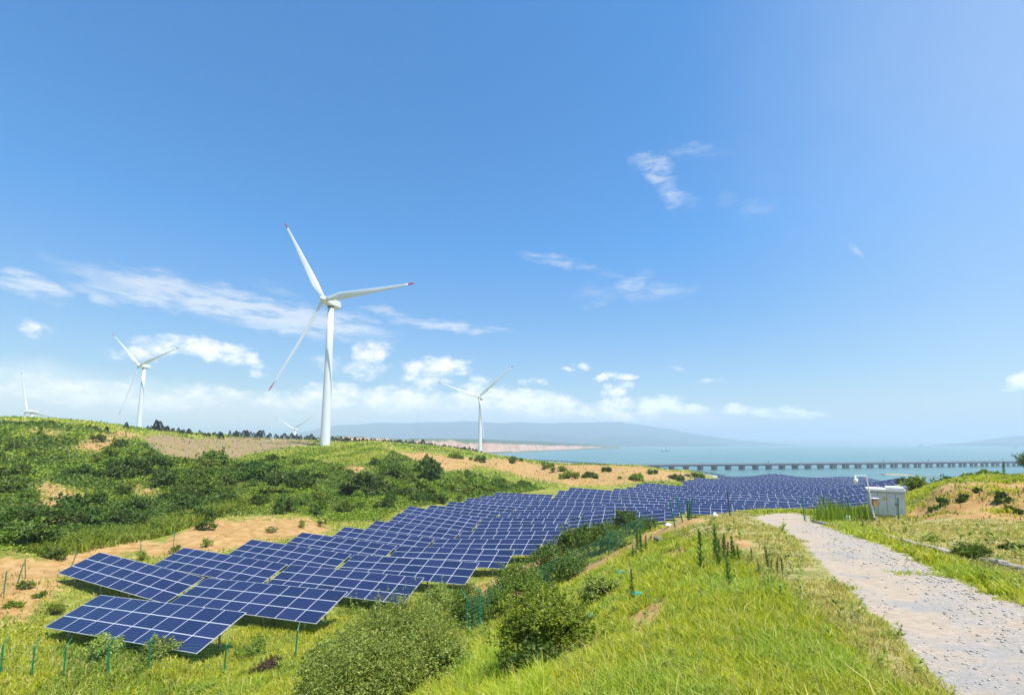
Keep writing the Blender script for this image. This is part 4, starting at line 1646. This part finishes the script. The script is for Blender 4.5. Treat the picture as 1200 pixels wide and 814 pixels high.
# low growth between the shrubs: one mass of small leaves
hx, hy = flat_area(HILLSIDE, 150000, 5)
sm = grid_sample(M_SAND, hx, hy)
rng_ = np.random.RandomState(8)
keep = rng_.rand(len(hx)) > np.minimum(sm * 1.5, .93)
hx, hy = hx[keep], hy[keep]
r = np.hypot(hx, hy)
clump = np.clip(.5 + 1.5 * fbm(hx / 2.6, hy / 2.6, 3), 0, 1.3)
hz = tz(hx, hy) + CZ + clump * rng_.rand(len(hx)) ** .6 * np.clip(.30 + r / 220, .3, .9)
N = unit(rng_.normal(size=(len(hx), 3)) * .6 + np.array([0, 0, .9]))
T_ = unit(np.cross(N, rng_.normal(size=(len(hx), 3))) + np.array([0, 0, .3]))
Bv = unit(np.cross(N, T_))
V, F = leaf_quads(np.stack([hx, hy, hz], -1), T_, Bv, .0038 * r * rng_.uniform(.6, 1.4, len(hx)), .0026 * r * rng_.uniform(.6, 1.4, len(hx)))
tone = fbm(hx / 11 + 40, hy / 11, 3) + rng_.normal(size=len(hx)) * .06
mi = np.where(tone > .05, 2, np.where(tone < -.07, 1, 0))
tag(link('undergrowth', np_mesh('undergrowth', V, [F], [LEAF_MID, LEAF_DARK, LEAF_BRIGHT], mi)), kind='stuff')


# grass --------------------------------------------------------------
def blades(x, y, h, w, lean, seed, name, mats, mi, zoff=0.0, dirs=None):
    n = len(x)
    rng = np.random.RandomState(seed)
    z = tz(x, y) + CZ - .02 + zoff
    a = rng.uniform(0, 2 * np.pi, n) if dirs is None else dirs + rng.normal(size=n) * .7
    d = np.stack([np.cos(a), np.sin(a), np.zeros(n)], -1)
    b = rng.uniform(0, 2 * np.pi, n)
    s = np.stack([np.cos(b), np.sin(b), np.zeros(n)], -1)
    root = np.stack([x, y, z], -1)
    up = np.array([0, 0, 1.0])
    ln = (lean * rng.uniform(.2, 1.3, n))[:, None]
    h = h[:, None]
    w = w[:, None]
    p1 = root + up * h * .5 + d * h * ln * .22
    p2 = root + up * h * (.92 - .25 * ln) + d * h * ln * .85
    V = np.stack([root - s * w * .5, root + s * w * .5, p1 - s * w * .42, p1 + s * w * .42, p2], 1).reshape(-1, 3)
    k = np.arange(n)[:, None] * 5
    Q = k + np.array([[0, 1, 3, 2]])
    Tt = k + np.array([[2, 3, 4]])
    return link(name, np_mesh(name, V, [Q, Tt], mats, np.concatenate([mi, mi])))


rng_ = np.random.RandomState(21)
# the bank and roadsides round the camera
nt_ = 52000
a = rng_.uniform(R_(-52), R_(52), nt_)
l = np.log(2.6) + (np.log(62) - np.log(2.6)) * rng_.rand(nt_) ** .85
r = np.repeat(np.exp(l), 12)
a = np.repeat(a, 12)
n = len(r)
tid = np.repeat(np.arange(nt_), 12)
oa, orr = rng_.uniform(0, 2 * np.pi, n), rng_.rand(n) ** .6 * np.clip(.035 + .008 * r, .04, .3)
x, y = r * np.sin(a) + np.cos(oa) * orr, r * np.cos(a) + np.sin(oa) * orr
r = np.hypot(x, y)
tone_t = rng_.rand(nt_)[tid]
zt_ = tz(x, y)
sm, rm, dm = grid_sample(M_SAND, x, y), grid_sample(M_ROAD, x, y), grid_sample(M_DRY, x, y)
nz1 = fbm(x / 1.7, y / 1.7, 3)
nz2 = fbm(x / .5, y / .5, 2)
dens = np.clip(.95 - 1.15 * sm - 1.45 * rm + nz1 * 1.9 + nz2 * 1.3 - dm * (.42 + nz2 * 1.2), 0, 1)
keep = rng_.rand(nt_)[tid] < dens
keep &= ~((zt_ < -10.6) & (r > 27) & (x < 14))
x, y, r, dm, nz1, oa, tone_t = x[keep], y[keep], r[keep], dm[keep], nz1[keep], oa[keep], tone_t[keep]
n = len(x)
hh = (.095 + .15 * rng_.rand(n) + .22 * np.clip(nz1, 0, 1)) * np.clip(.7 + r / 26, .75, 1.7) * (1 - .5 * dm) * (1 - .65 * np.clip(rm[keep] * 1.3, 0, 1))
sd_ = rng_.rand(n) < .010
hh = np.where(sd_, hh * 1.9, hh)
ww = np.maximum(.0105, .0018 * r) * rng_.uniform(.5, 1.35, n)
mi = (.65 * tone_t + .35 * rng_.rand(n) < np.clip(.12 + .75 * dm + .5 * np.clip(fbm(x / 3.5 + 7, y / 3.5, 2), 0, 1), 0, .9)).astype(int)
mi = np.where((mi == 0) & (fbm(x / 2.2 + 70, y / 2.2, 2) > .12), 2, mi)
mi = np.where(sd_, 1, mi)
mi = np.where((mi == 0) & (tone_t > .84), 3, mi)
tag(blades(x, y, hh, ww, np.full(n, .85), 31, 'grass', [GRASS, GRASS_DRY, GRASS_PALE, LEAF_BRIGHT], mi, dirs=oa), kind='stuff')
print('bank grass', n)

# broad-leaved weeds among the grass
nw = 2200
a, l = rng_.uniform(R_(-45), R_(48), nw), rng_.uniform(math.log(3), math.log(30), nw)
cx_, cy_ = np.exp(l) * np.sin(a), np.exp(l) * np.cos(a)
k = (rng_.rand(nw) > grid_sample(M_ROAD, cx_, cy_) * 1.6) & (fbm(cx_ / 1.9 + 50, cy_ / 1.9, 2) > -.06)
cx_, cy_ = cx_[k], cy_[k]
nl = 14
cx_, cy_ = np.repeat(cx_, nl), np.repeat(cy_, nl)
n = len(cx_)
sz = np.repeat(rng_.uniform(.6, 1.5, n // nl), nl) * np.clip(np.hypot(cx_, cy_) / 13, .38, 1.8)
a = rng_.uniform(0, 2 * np.pi, n)
T_ = unit(np.stack([np.cos(a), np.sin(a), rng_.uniform(.1, .9, n)], -1))
B_ = unit(np.cross(T_, np.array([0, 0, 1.0])))
P_ = np.stack([cx_, cy_, tz(cx_, cy_) + CZ + rng_.uniform(.02, .22, n) * sz], -1)
V, F = leaf_quads(P_, T_, B_, .12 * sz * rng_.uniform(.6, 1.2, n), .034 * sz)
tag(link('weeds', np_mesh('weeds', V, [F], [LEAF_BRIGHT, LEAF_MID], np.repeat((rng_.rand(n // nl) < .25).astype(int), nl))), kind='stuff')

# valley floor round the array, and the grassy hilltop
VALLEY = [(-40, 760), (-40, 690), (0, 676), (60, 680), (66, 700), (50, 740), (240, 765), (300, 730), (380, 735), (410, 705), (470, 710), (550, 692), (600, 672), (660, 645), (680, 618), (770, 606), (750, 622), (660, 668),
          (600, 700), (575, 735), (560, 770), (540, 830), (-40, 830)]
x, y = flat_area(VALLEY, 90000, 9)
sm = grid_sample(M_SAND, x, y)
nz1 = fbm(x / 2.6, y / 2.6, 3)
keep = rng_.rand(len(x)) < np.clip(1.0 - .9 * sm + nz1 * 1.3, .03, 1)
x, y, sm, nz1 = x[keep], y[keep], sm[keep], nz1[keep]
r = np.hypot(x, y)
n = len(x)
hh = (.16 + .22 * rng_.rand(n) + .45 * np.clip(nz1, 0, 1)) * 1.1
ww = .0016 * r * rng_.uniform(.6, 1.3, n)
t_ = fbm(x / 4 + 20, y / 4, 2)
mi = np.where(rng_.rand(n) < .12 + .6 * sm, 1, np.where(t_ > .02, 0, 2))
tag(blades(x, y, hh, ww, np.full(n, .9), 33, 'grass', [GRASS, GRASS_DRY, LEAF_BRIGHT], mi), kind='stuff')
print('valley', n)

TALL = [(250, 840), (300, 800), (350, 800), (420, 814), (470, 806), (540, 786), (575, 760), (600, 740), (640, 800), (640, 840)]
HILLTOP = [(250, 541), (300, 533), (350, 527), (385, 524.5), (420, 522), (445, 522.5), (470, 531), (440, 546), (385, 546), (330, 538)]
STRIP = [(20, 648), (90, 634), (160, 624), (215, 606), (260, 592), (292, 584), (292, 594), (240, 611), (200, 627), (160, 636), (60, 652)]
FARR = [(800, 604), (850, 597.5), (930, 597.5), (1010, 601), (1060, 596), (1085, 575), (1140, 560), (1230, 553), (1230, 563), (1150, 566), (1104, 574), (1068, 602), (960, 604), (880, 604)]
for q, (poly, n_, hgt, mts) in enumerate(((HILLTOP, 26000, .45, [GRASS, GRASS_DRY, LEAF_BRIGHT]), (STRIP, 16000, 1.3, [LEAF_BRIGHT, GRASS_PALE, LEAF_MID]), (FARR, 22000, .35, [GRASS, GRASS_DRY, LEAF_BRIGHT]), (TALL, 12000, .45, [GRASS_PALE, GRASS_DRY, GRASS]))):
    x, y = flat_area(poly, n_, 60 + q)
    r = np.hypot(x, y)
    n = len(x)
    k = rng_.rand(n) > grid_sample(M_SAND, x, y) * 1.2
    k &= rng_.rand(n) > grid_sample(M_ROAD, x, y) * 1.4
    x, y, r = x[k], y[k], r[k]
    n = len(x)
    hh = hgt * rng_.uniform(.4, 1.2, n) * np.clip(1 + fbm(x / 4, y / 4, 3) * 2, .2, 2)
    t_ = fbm(x / 8 + 20, y / 8, 3) + rng_.normal(size=n) * .05
    mi = np.where(t_ > .08, 1, np.where(t_ < -.06, 2, 0))
    if q == 1:
        mi = np.where(rng_.rand(n) < .25, 1, 0)
    tag(blades(x, y, hh, .0017 * r * rng_.uniform(.6, 1.3, n), np.full(n, .8), 70 + q, 'grass', mts, mi), kind='stuff')

# rough grass under and between the solar tables
n = 60000
ee, nn_ = rng_.uniform(-56, -8, n), rng_.uniform(12, 76, n) 
x, y = EV[0] * ee + NV[0] * nn_, EV[1] * ee + NV[1] * nn_
k = (rng_.rand(n) < np.clip(.75 - grid_sample(M_SAND, x, y) + 1.5 * fbm(x / 3, y / 3, 3), 0.02, 1)) & (y > 21) & (tz(x, y) < -10.4)
x, y = x[k], y[k]
n = len(x)
r = np.hypot(x, y)
tag(blades(x, y, rng_.uniform(.1, .4, n), .0017 * r * rng_.uniform(.6, 1.3, n), np.full(n, .9), 81, 'grass', [GRASS, GRASS_DRY, LEAF_BRIGHT], rng_.choice(3, n, p=[.4, .3, .3])), kind='stuff')
# grass over the open parts of the hills
n = 130000
a, l = rng_.uniform(R_(-52), R_(22), n), rng_.uniform(math.log(72), math.log(360), n)
r = np.exp(l)
x, y = r * np.sin(a), r * np.cos(a)
t_ = fbm(x / 9 + 20, y / 9, 4) + rng_.normal(size=n) * .05
k = (rng_.rand(n) > np.maximum(np.minimum(grid_sample(M_SAND, x, y) * 1.25, .93), grid_sample(M_BROWN, x, y) * .9)) & (rng_.rand(n) < .75 + t_)
nr_ = x * NV[0] + y * NV[1]
u_, v_ = project(x, y, tz(x, y) + CZ)
k &= ~((u_ > 470) & (v_ > 572))
x, y, r, t_ = x[k], y[k], r[k], t_[k]
n = len(x)
tag(blades(x, y, .0042 * r * rng_.uniform(.4, 1.3, n), .0019 * r * rng_.uniform(.6, 1.3, n), np.full(n, .9), 83, 'grass', [LEAF_BRIGHT, GRASS_DRY, GRASS, LEAF_MID], np.where(t_ > .10, 1, np.where(t_ > 0, 2, np.where(t_ > -.1, 0, 3)))), kind='stuff')

x, y = flat_area([(1056, 607), (1078, 588), (1098, 574), (1150, 564.5), (1240, 562), (1250, 606), (1200, 611), (1070, 612)], 6000, 85)
k = rng_.rand(len(x)) < np.clip(.10 + 3.2 * fbm(x / 1.6 + 3, y / 1.6, 3), .03, .95)
x, y = x[k], y[k]
n = len(x)
tag(blades(x, y, rng_.uniform(.1, .38, n), .0019 * np.hypot(x, y) * rng_.uniform(.6, 1.3, n), np.full(n, .9), 87, 'grass', [GRASS, GRASS_DRY, LEAF_MID], rng_.choice(3, n, p=[.35, .35, .3])), kind='stuff')

# gravel on the road
n = 9000
x, y = flat_area([(1150, 860), (1065, 757), (1005, 702), (965, 665), (944, 640), (922, 622), (950, 604), (1000, 617), (1045, 631), (1095, 648), (1150, 672), (1215, 700), (1330, 760), (1500, 860)], n, 77)
k = rng_.rand(len(x)) < np.clip((.04 + .42 * grid_sample(M_GRAV, x, y)) * (grid_sample(M_ROAD, x, y) > .5) + .8 * fbm(x / 1.2, y / 2.5, 3), .03, 1)
x, y = x[k], y[k]
n = len(x)
r = np.hypot(x, y)
s = (.006 + .016 * rng_.rand(n) ** 3) * np.clip(r / 7, .8, 2.2)
oc = np.array([(1, 0, 0), (0, 1, 0), (-1, 0, 0), (0, -1, 0), (0, 0, .6), (0, 0, -.5)], float)
V = (oc[None] * s[:, None, None] * rng_.uniform(.6, 1.3, (n, 6, 1)))
th = rng_.uniform(0, 6.28, n)
c_, s_ = np.cos(th)[:, None], np.sin(th)[:, None]
V = np.stack([V[..., 0] * c_ - V[..., 1] * s_, V[..., 0] * s_ + V[..., 1] * c_, V[..., 2]], -1) + np.stack([x, y, tz(x, y) + CZ + s * .25], -1)[:, None]
F = np.array([(0, 1, 4), (1, 2, 4), (2, 3, 4), (3, 0, 4), (1, 0, 5), (2, 1, 5), (3, 2, 5), (0, 3, 5)])
F = (np.arange(n)[:, None, None] * 6 + F[None]).reshape(-1, 3)


def mat_gravel():
    m, T = new_mat('gravel_stone')
    g = T.n('ShaderNodeNewGeometry')
    c = T.mix(g.outputs['Random Per Island'], (.34, .30, .25), (.56, .50, .42))
    finish(T, principled(T, c, .9, .2))
    return m


tag(link('gravel', np_mesh('gravel', V.reshape(-1, 3), [F], [mat_gravel()])), kind='stuff')


# named bushes --------------------------------------------------------
def bush(u, v, Y, wpx, hpx, n, L, Wd, mat, label, seed, clumps=22, cat='shrub', group=None, name='shrub', sink=.1, **kw):
    """(u, v) = middle of the foot"""
    if Y is None:
        x, y = hit(u, v)
    else:
        x, y = ray(u, v)[0] * Y, Y
    w, h = wpx * y / FPX, hpx * y / FPX
    t = thing(name, label, cat, (x, y, gz(x, y) - sink), 0, group)
    V, F = shrub_leaves(seed, w, h, n, L, Wd, clumps=clumps, **kw)
    # keep the foliage above the sloping ground
    g = tz(V[:, 0] + x, V[:, 1] + y) + CZ - (gz(x, y) - sink)
    V[:, 2] += np.maximum(g, 0) * .55 * (1 - np.clip(V[:, 2] / max(h, .1), 0, 1)) + np.minimum(g, 0) * .8 * (1 - np.clip(V[:, 2] / max(h, .1), 0, 1))
    link('foliage', np_mesh('foliage', V, [F], [mat]), t)
    m_ = MB()
    stems_mesh(m_, np.random.RandomState(seed), w, h, 9, .016 * w ** .6)
    stems_mesh(m_, np.random.RandomState(seed + 7), w * 1.22, h * 1.16, 10, .007 * w ** .6)
    m_.build('stems', BARK, t)
    return t


bush(450, 822, None, 215, 98, 62000, .075, .026, LEAF_GREY, 'large grey-green willow-like bush in the bottom centre in front of the solar tables', 201, 46, flat=.1)
bush(392, 832, None, 105, 80, 15000, .10, .036, LEAF_GREY, 'grey-green bush adjoining the left side of the largest willow-like bush', 202, 24)
bush(515, 800, None, 80, 50, 11000, .10, .034, LEAF_GREY, 'pale feathery bush between the willow-like bush and the fence posts', 203, 18)
bush(640, 772, None, 118, 70, 42000, .062, .036, LEAF_BRIGHT, 'large dense dark green bush on the slope of the bank, right of the fence corner', 204, 34)
bush(620, 794, None, 70, 38, 11000, .06, .034, LEAF_DARK, 'low dark bush under the large dense bush on the bank', 205, 20)
bush(672, 756, None, 70, 26, 9000, .065, .036, LEAF_BRIGHT, 'low bright green bush at the right foot of the large dense bush', 206, 18)
bush(704, 706, None, 52, 30, 8000, .075, .035, LEAF_GREY, 'greyish bush behind the large dense bush, beside the sandy track', 207, 18)
bush(612, 718, 29, 82, 44, 9000, .13, .07, LEAF_MID, 'leafy bush leaning on the wire fence left of the sandy track', 208, 20)
bush(650, 690, 35, 84, 42, 9000, .15, .08, LEAF_DARK, 'dark creeper-covered bush along the middle of the bank fence', 209, 20)
bush(700, 660, 43, 90, 36, 8000, .18, .10, LEAF_DARK, 'long dark bush between panels and the far end of the bank fence', 210, 20)
bush(738, 632, 51, 80, 26, 7000, .20, .11, LEAF_DARK, 'low dark bush before the solar rows at the head of the sandy track', 211, 18)
bush(665, 640, 52, 50, 24, 5000, .2, .11, LEAF_MID, 'small bush beside the open right end of the sixth panel row', 212, 14)
bush(512, 702, 33, 52, 34, 6000, .13, .06, LEAF_GREY, 'small thin bush beside the right end of the third panel row', 213, 14)
bush(548, 745, 24, 54, 60, 9000, .10, .045, LEAF_MID, 'upright leafy bush behind the fence corner posts', 214, 18)
bush(580, 728, 26, 54, 46, 8000, .11, .05, LEAF_MID, 'bush tangled in fence wire behind the corner posts', 215, 16)
bush(124, 768, 26.3, 40, 26, 2600, .13, .06, LEAF_GREY, 'leafy branch growing up over the lower edge of the front solar table', 216, 9)
bush(190, 778, 25, 40, 26, 2600, .13, .06, LEAF_GREY, 'second small leafy plant under the right half of the front solar table', 217, 9)
bush(316, 782, 22, 36, 20, 2500, .09, .03, LEAF_RUST, 'small rusty brown withered shrub on the valley floor', 218, 9)
bush(300, 762, 26, 44, 22, 3000, .11, .05, LEAF_BRIGHT, 'low bright herb clump right of the front solar table', 219, 10)
bush(66, 717, 33, 24, 14, 1600, .12, .05, LEAF_BRIGHT, 'small round bush on the sand left of the front panels', 220, 8)
bush(62, 668, 46, 26, 16, 1600, .2, .1, LEAF_MID, 'small round bush on the sand strip at the hill foot', 221, 8)
bush(238, 650, 62, 26, 14, 1600, .25, .13, LEAF_MID, 'lone bush standing in the orange sand cut', 222, 8)
bush(502, 564, None, 34, 32, 5200, .55, .32, LEAF_DARK, 'large dark round tree-like bush above the slope by the dunes', 223, 16)
bush(165, 556, None, 74, 22, 6000, .5, .3, LEAF_DARK, 'widest dark bush cluster on the left hillside above the bare streak', 310, 18)
bush(38, 640, None, 44, 22, 3500, .42, .24, LEAF_DARK, 'dark round bush at the far left beside the bare streak', 311, 14)
bush(425, 580, None, 70, 24, 6000, .5, .3, LEAF_DARK, 'broad dark thicket low on the slope behind the left end of the middle panel rows', 312, 18)
bush(340, 572, None, 60, 20, 5000, .5, .3, LEAF_DARK, 'dark spreading bush below the green hilltop, left of the broad thicket', 313, 18)
bush(460, 560, None, 50, 20, 4500, .5, .3, LEAF_MID, 'green spreading bush under the green hilltop edge', 314, 16)
bush(300, 562, None, 52, 22, 4500, .55, .32, LEAF_DARK, 'broad very dark bush on the middle slope below the brown field', 224, 16)
bush(250, 548, None, 40, 20, 3500, .55, .3, LEAF_MID, 'feathery bush at the lower edge of the brown field', 225, 12)
bush(668, 576, 150, 34, 12, 2600, .6, .34, LEAF_BRIGHT, 'bright bush at the back edge of the solar array below the dunes', 226, 12)
bush(1113, 585, 92, 74, 20, 6500, .42, .24, LEAF_DARK, 'dark thicket behind the orange mound above the lone solar table', 227, 20)
bush(1064, 574, 120, 32, 6, 3000, .5, .28, LEAF_DARK, 'dark bush on the shore crest right of the solar field', 228, 12)
bush(1076, 594, 62, 30, 18, 5000, .28, .15, LEAF_BRIGHT, 'bright green thicket on the slope just right of the cabinet', 229, 16)
bush(1150, 566, 46, 60, 10, 4000, .22, .10, LEAF_BRIGHT, 'bright weeds on top of the orange mound', 230, 14)
for q, (u, v, Y, w, h) in enumerate(((884, 558, 300, 30, 5), (905, 558, 305, 26, 6), (934, 557, 305, 30, 9), (950, 558, 305, 24, 5), (872, 560, 300, 12, 5), (1004, 559, 320, 22, 4))):
    bush(u, v, Y, w, h, 1400, 1.1, .7, LEAF_DARK, f'{nth(q + 1)} small dark shore bush behind the far edge of the solar field', 240 + q, 9, group='shore bushes behind the solar field')
for q, (u, v, w, h) in enumerate(((1108, 591, 17, 9), (1129, 587, 13, 9), (1176, 590, 17, 17), (1184, 600, 11, 7), (1196, 602, 13, 6), (1096, 598, 16, 6), (1146, 577, 10, 6))):
    bush(u, v, None, w, h, 1500, .12, .06, LEAF_MID if q % 2 else LEAF_DARK, f'{nth(q + 1)} small shrub from the left among those growing on the orange mound', 250 + q, 8, group='shrubs on the orange mound')
for q, (u, v, w, h) in enumerate(((640, 548, 30, 6), (605, 541, 26, 5), (560, 541, 34, 5), (740, 562, 34, 6), (690, 560, 22, 5), (790, 562, 30, 5), (655, 552, 20, 5), (620, 538, 30, 4), (815, 560, 30, 5), (535, 537, 24, 5), (712, 553, 20, 4), (765, 555, 22, 4))):
    bush(u, v, None, w, h, 1100, .9, .55, LEAF_MID if q % 3 else LEAF_BRIGHT, f'{nth(q + 1)} low green bush scattered on the sandy dunes', 270 + q, 8, group='bushes on the sandy dunes')

for q, (u, v, w, h) in enumerate(((166, 656, 14, 12), (205, 648, 14, 10), (240, 641, 16, 12), (318, 624, 14, 9), (352, 618, 14, 8), (376, 617, 14, 8), (110, 668, 12, 9), (30, 690, 16, 10), (15, 712, 18, 9), (46, 700, 12, 7))):
    bush(u, v, None, w, h, 500, .22, .06, (LEAF_BRIGHT, LEAF_MID)[q % 2], f'small green tuft on the sandy cut at the hill foot, {nth(q + 1)} in a loose row', 330 + q, 6, group='green tufts on the sand cut')

# kerbside weeds, reeds, tall weed stalks
bush(1140, 655, None, 40, 22, 4200, .10, .018, LEAF_MID, 'clump of green weeds in the gap of the concrete kerb', 290, 12)
bush(1095, 634, None, 30, 8, 1400, .10, .02, LEAF_BRIGHT, 'low weed clump behind the kerb', 291, 8)
bush(1192, 646, None, 30, 12, 1800, .09, .03, LEAF_DARK, 'dark weed clump at the right edge behind the short kerb', 292, 8)


def stalk_mesh(seed, h, n, L, Wd, name):
    rng = np.random.RandomState(seed)
    t = rng.rand(n) ** .8
    z = (.12 + .88 * t) * h
    a = np.arange(n) * 2.4 + rng.uniform(0, .4, n)
    bend = .05 * h * (z / h) ** 2
    P = np.stack([bend, np.zeros(n), z], -1)
    T = unit(np.stack([np.cos(a), np.sin(a), np.full(n, .75) + t * .6], -1))
    B = unit(np.cross(T, np.array([0, 0, 1.0])))
    ln = L * (1.15 - .75 * t) * rng.uniform(.7, 1.2, n)
    V, F = leaf_quads(P, T, B, ln, np.full(n, Wd))
    m_ = MB()
    m_.tube([(0, 0, -.1), (.012 * h, 0, h * .5), (.05 * h, 0, h)], [.012, .009, .004], 5)
    nv = len(V)
    q = np.array([[k + nv for k in f] for f in m_.f if len(f) == 4])
    return np_mesh(name, np.concatenate([V, np.array(m_.v)]), [F, q], [LEAF_WEED])


WEEDS = [stalk_mesh(s, 1.0, 170, .17, .022, 'tall_weed') for s in (1, 2, 3)]
wl = [(821, 671, 44), (841, 665, 45), (843, 668, 34), (849, 660, 32), (853, 664, 28), (855, 694, 40), (858, 660, 30), (862, 661, 26), (866, 662, 22), (850, 648, 18), (838, 655, 20), (881, 658, 16), (890, 674, 17), (901, 672, 30), (904, 673, 16),
      (911, 674, 20), (917, 675, 20), (747, 650, 24), (752, 652, 30), (757, 648, 20), (742, 655, 16), (741, 700, 30), (1085 - 225, 615, 9), (748, 640, 20)]
rng = random.Random(4)
for q, (u, v, hp) in enumerate(sorted(wl)):
    x, y = hit(u, v)
    s = hp * y / FPX
    o = link('tall_weed', WEEDS[q % 3])
    o.location = (x, y, gz(x, y))
    o.scale = (s * 1.25, s * 1.25, s)
    o.rotation_euler = (rng.uniform(-.06, .06), rng.uniform(-.06, .06), rng.uniform(0, 6.28))
    tag(o, f'{nth(q + 1)} tall dark weed stalk from the left in the grass beside the road', 'weed', 'tall weed stalks in the roadside grass')


def reed_mesh(seed, n, h, w):
    rng = np.random.RandomState(seed)
    x, y = rng.normal(size=n) * w, rng.normal(size=n) * w
    a = rng.uniform(0, 6.28, n)
    d = np.stack([np.cos(a), np.sin(a), np.zeros(n)], -1)
    s = np.stack([-np.sin(a), np.cos(a), np.zeros(n)], -1)
    hh = h * rng.uniform(.55, 1.1, n)[:, None]
    root = np.stack([x, y, np.full(n, -.1)], -1)
    up = np.array([0, 0, 1.0])
    ln = rng.uniform(.03, .3, n)[:, None]
    wd = .05
    p1 = root + up * hh * .6 + d * hh * ln * .3
    p2 = root + up * hh + d * hh * ln
    V = np.stack([root - s * wd * .5, root + s * wd * .5, p1 - s * wd * .4, p1 + s * wd * .4, p2], 1).reshape(-1, 3)
    k = np.arange(n)[:, None] * 5
    return np_mesh('reed_clump', V, [k + np.array([[0, 1, 3, 2]]), k + np.array([[2, 3, 4]])], [LEAF_BRIGHT if seed % 2 else LEAF_MID])


REEDS = [reed_mesh(s, 42, 1.3, .32) for s in (1, 2, 3)]
rl_ = [(962, 612), (968, 611), (975, 611), (982, 613), (986, 610), (992, 611), (997, 612), (1003, 611), (1008, 609), (1013, 608), (1017, 610), (972, 606), (988, 606), (1004, 605), (1012, 603), (980, 604)]
for q, (u, v) in enumerate(sorted(rl_)):
    x, y = hit(u, v)
    o = link('reed_clump', REEDS[q % 3])
    s = rng.uniform(.7, 1.15)
    o.location = (x, y, gz(x, y))
    o.scale = (s, s, s * rng.uniform(.8, 1.25))
    o.rotation_euler = (0, 0, rng.uniform(0, 6.28))
    tag(o, f'{nth(q + 1)} clump of tall green reeds from the left, between road and cabinet', 'reed', 'reeds beside the cabinet')


# pines and broadleaf trees on the skyline ------------------------------------
def pine_parts(seed, h):
    rng = np.random.RandomState(seed)
    n = 1100
    t = rng.rand(n) ** .75
    z = h * (.16 + .84 * t)
    tier = .75 + .35 * np.abs(np.sin(t * 17 + seed))
    a = rng.uniform(0, 6.28, n)
    lob = 1 + .25 * np.sin(a * 3 + seed) * rng.rand(n)
    rr = h * .27 * (1.03 - t) ** .8 * tier * lob * rng.uniform(.25, 1.0, n) ** .5
    P = np.stack([np.cos(a) * rr, np.sin(a) * rr, z], -1)
    T = unit(np.stack([np.cos(a), np.sin(a), rng.uniform(-.2, .7, n)], -1))
    B = unit(np.cross(T, rng.normal(size=(n, 3))))
    V, F = leaf_quads(P, T, B, np.full(n, h * .075), np.full(n, h * .035))
    crown = np_mesh('crown', V, [F], [LEAF_PINE])
    m_ = MB()
    m_.tube([(0, 0, -.4), (0, 0, h * .5), (0, 0, h * .97)], [h * .022, h * .014, h * .003], 6)
    return crown, m_.mesh('trunk', BARK)


PINES = [pine_parts(s, 6.0) for s in range(5)]
ptrees = []
rng = random.Random(9)


def pine_line(pix, n, hmin, hmax, jit=1.0):
    for i in range(n):
        t = (i + rng.uniform(.0, 1)) / n * (len(pix) - 1)
        k = min(int(t), len(pix) - 2)
        f = t - k
        u = pix[k][0] * (1 - f) + pix[k + 1][0] * f
        Y = (pix[k][1] * (1 - f) + pix[k + 1][1] * f) * (1 + rng.uniform(-.05, .05) * jit)
        X = ray(u, 500)[0] * Y
        ptrees.append((u, X, Y, rng.uniform(hmin, hmax)))


pine_line([(172, 215), (200, 235), (235, 270), (262, 285)], 28, 1.9, 3.7)
pine_line([(268, 290), (300, 300), (340, 310), (372, 320)], 30, 3.0, 5.6)
pine_line([(388, 320), (400, 325), (408, 330)], 7, 4, 6)
pine_line([(406, 330), (440, 335), (480, 345), (520, 360), (548, 375)], 62, 3.2, 5.4)
pine_line([(550, 380), (575, 390)], 9, 3.2, 5)
for u, Y, h in ((148, 170, 3.4), (112, 150, 1.8), (125, 150, 2.4), (105, 150, 1.6), (183, 215, 5.4), (187, 215, 5), (260, 250, 4.6)):
    ptrees.append((u, ray(u, 500)[0] * Y, Y, h))
for q, (u, X, Y, h) in enumerate(sorted(ptrees)):
    cr, tr_ = PINES[q % 5]
    t = thing('pine_tree', f'{nth(q + 1)} small dark pine from the left along the skyline ridges', 'pine tree', (X, Y, gz(X, Y)), rng.uniform(0, 6.28), 'dark pines along the skyline ridges')
    s = h / 6.0
    t.scale = (s * rng.uniform(.9, 1.8), s * rng.uniform(.9, 1.8), s * rng.uniform(.75, 1.05))
    link('crown', cr, t)
    link('trunk', tr_, t)
print('pines', len(ptrees))

# small broadleaf tree at the right edge, sapling on the mound
bush(1214, 562, 40, 40, 34, 1300, .20, .07, LEAF_MID, 'small loose tree cut by the right edge of the picture, above the mound', 300, 12, cat='tree', name='tree')
x, y = hit(1177, 560)
o = link('sapling', WEEDS[1])
o.location = (x, y, gz(x, y))
o.scale = (1.6, 1.6, 1.3)
tag(o, 'thin sapling sticking up from the crest of the orange mound', 'sapling')
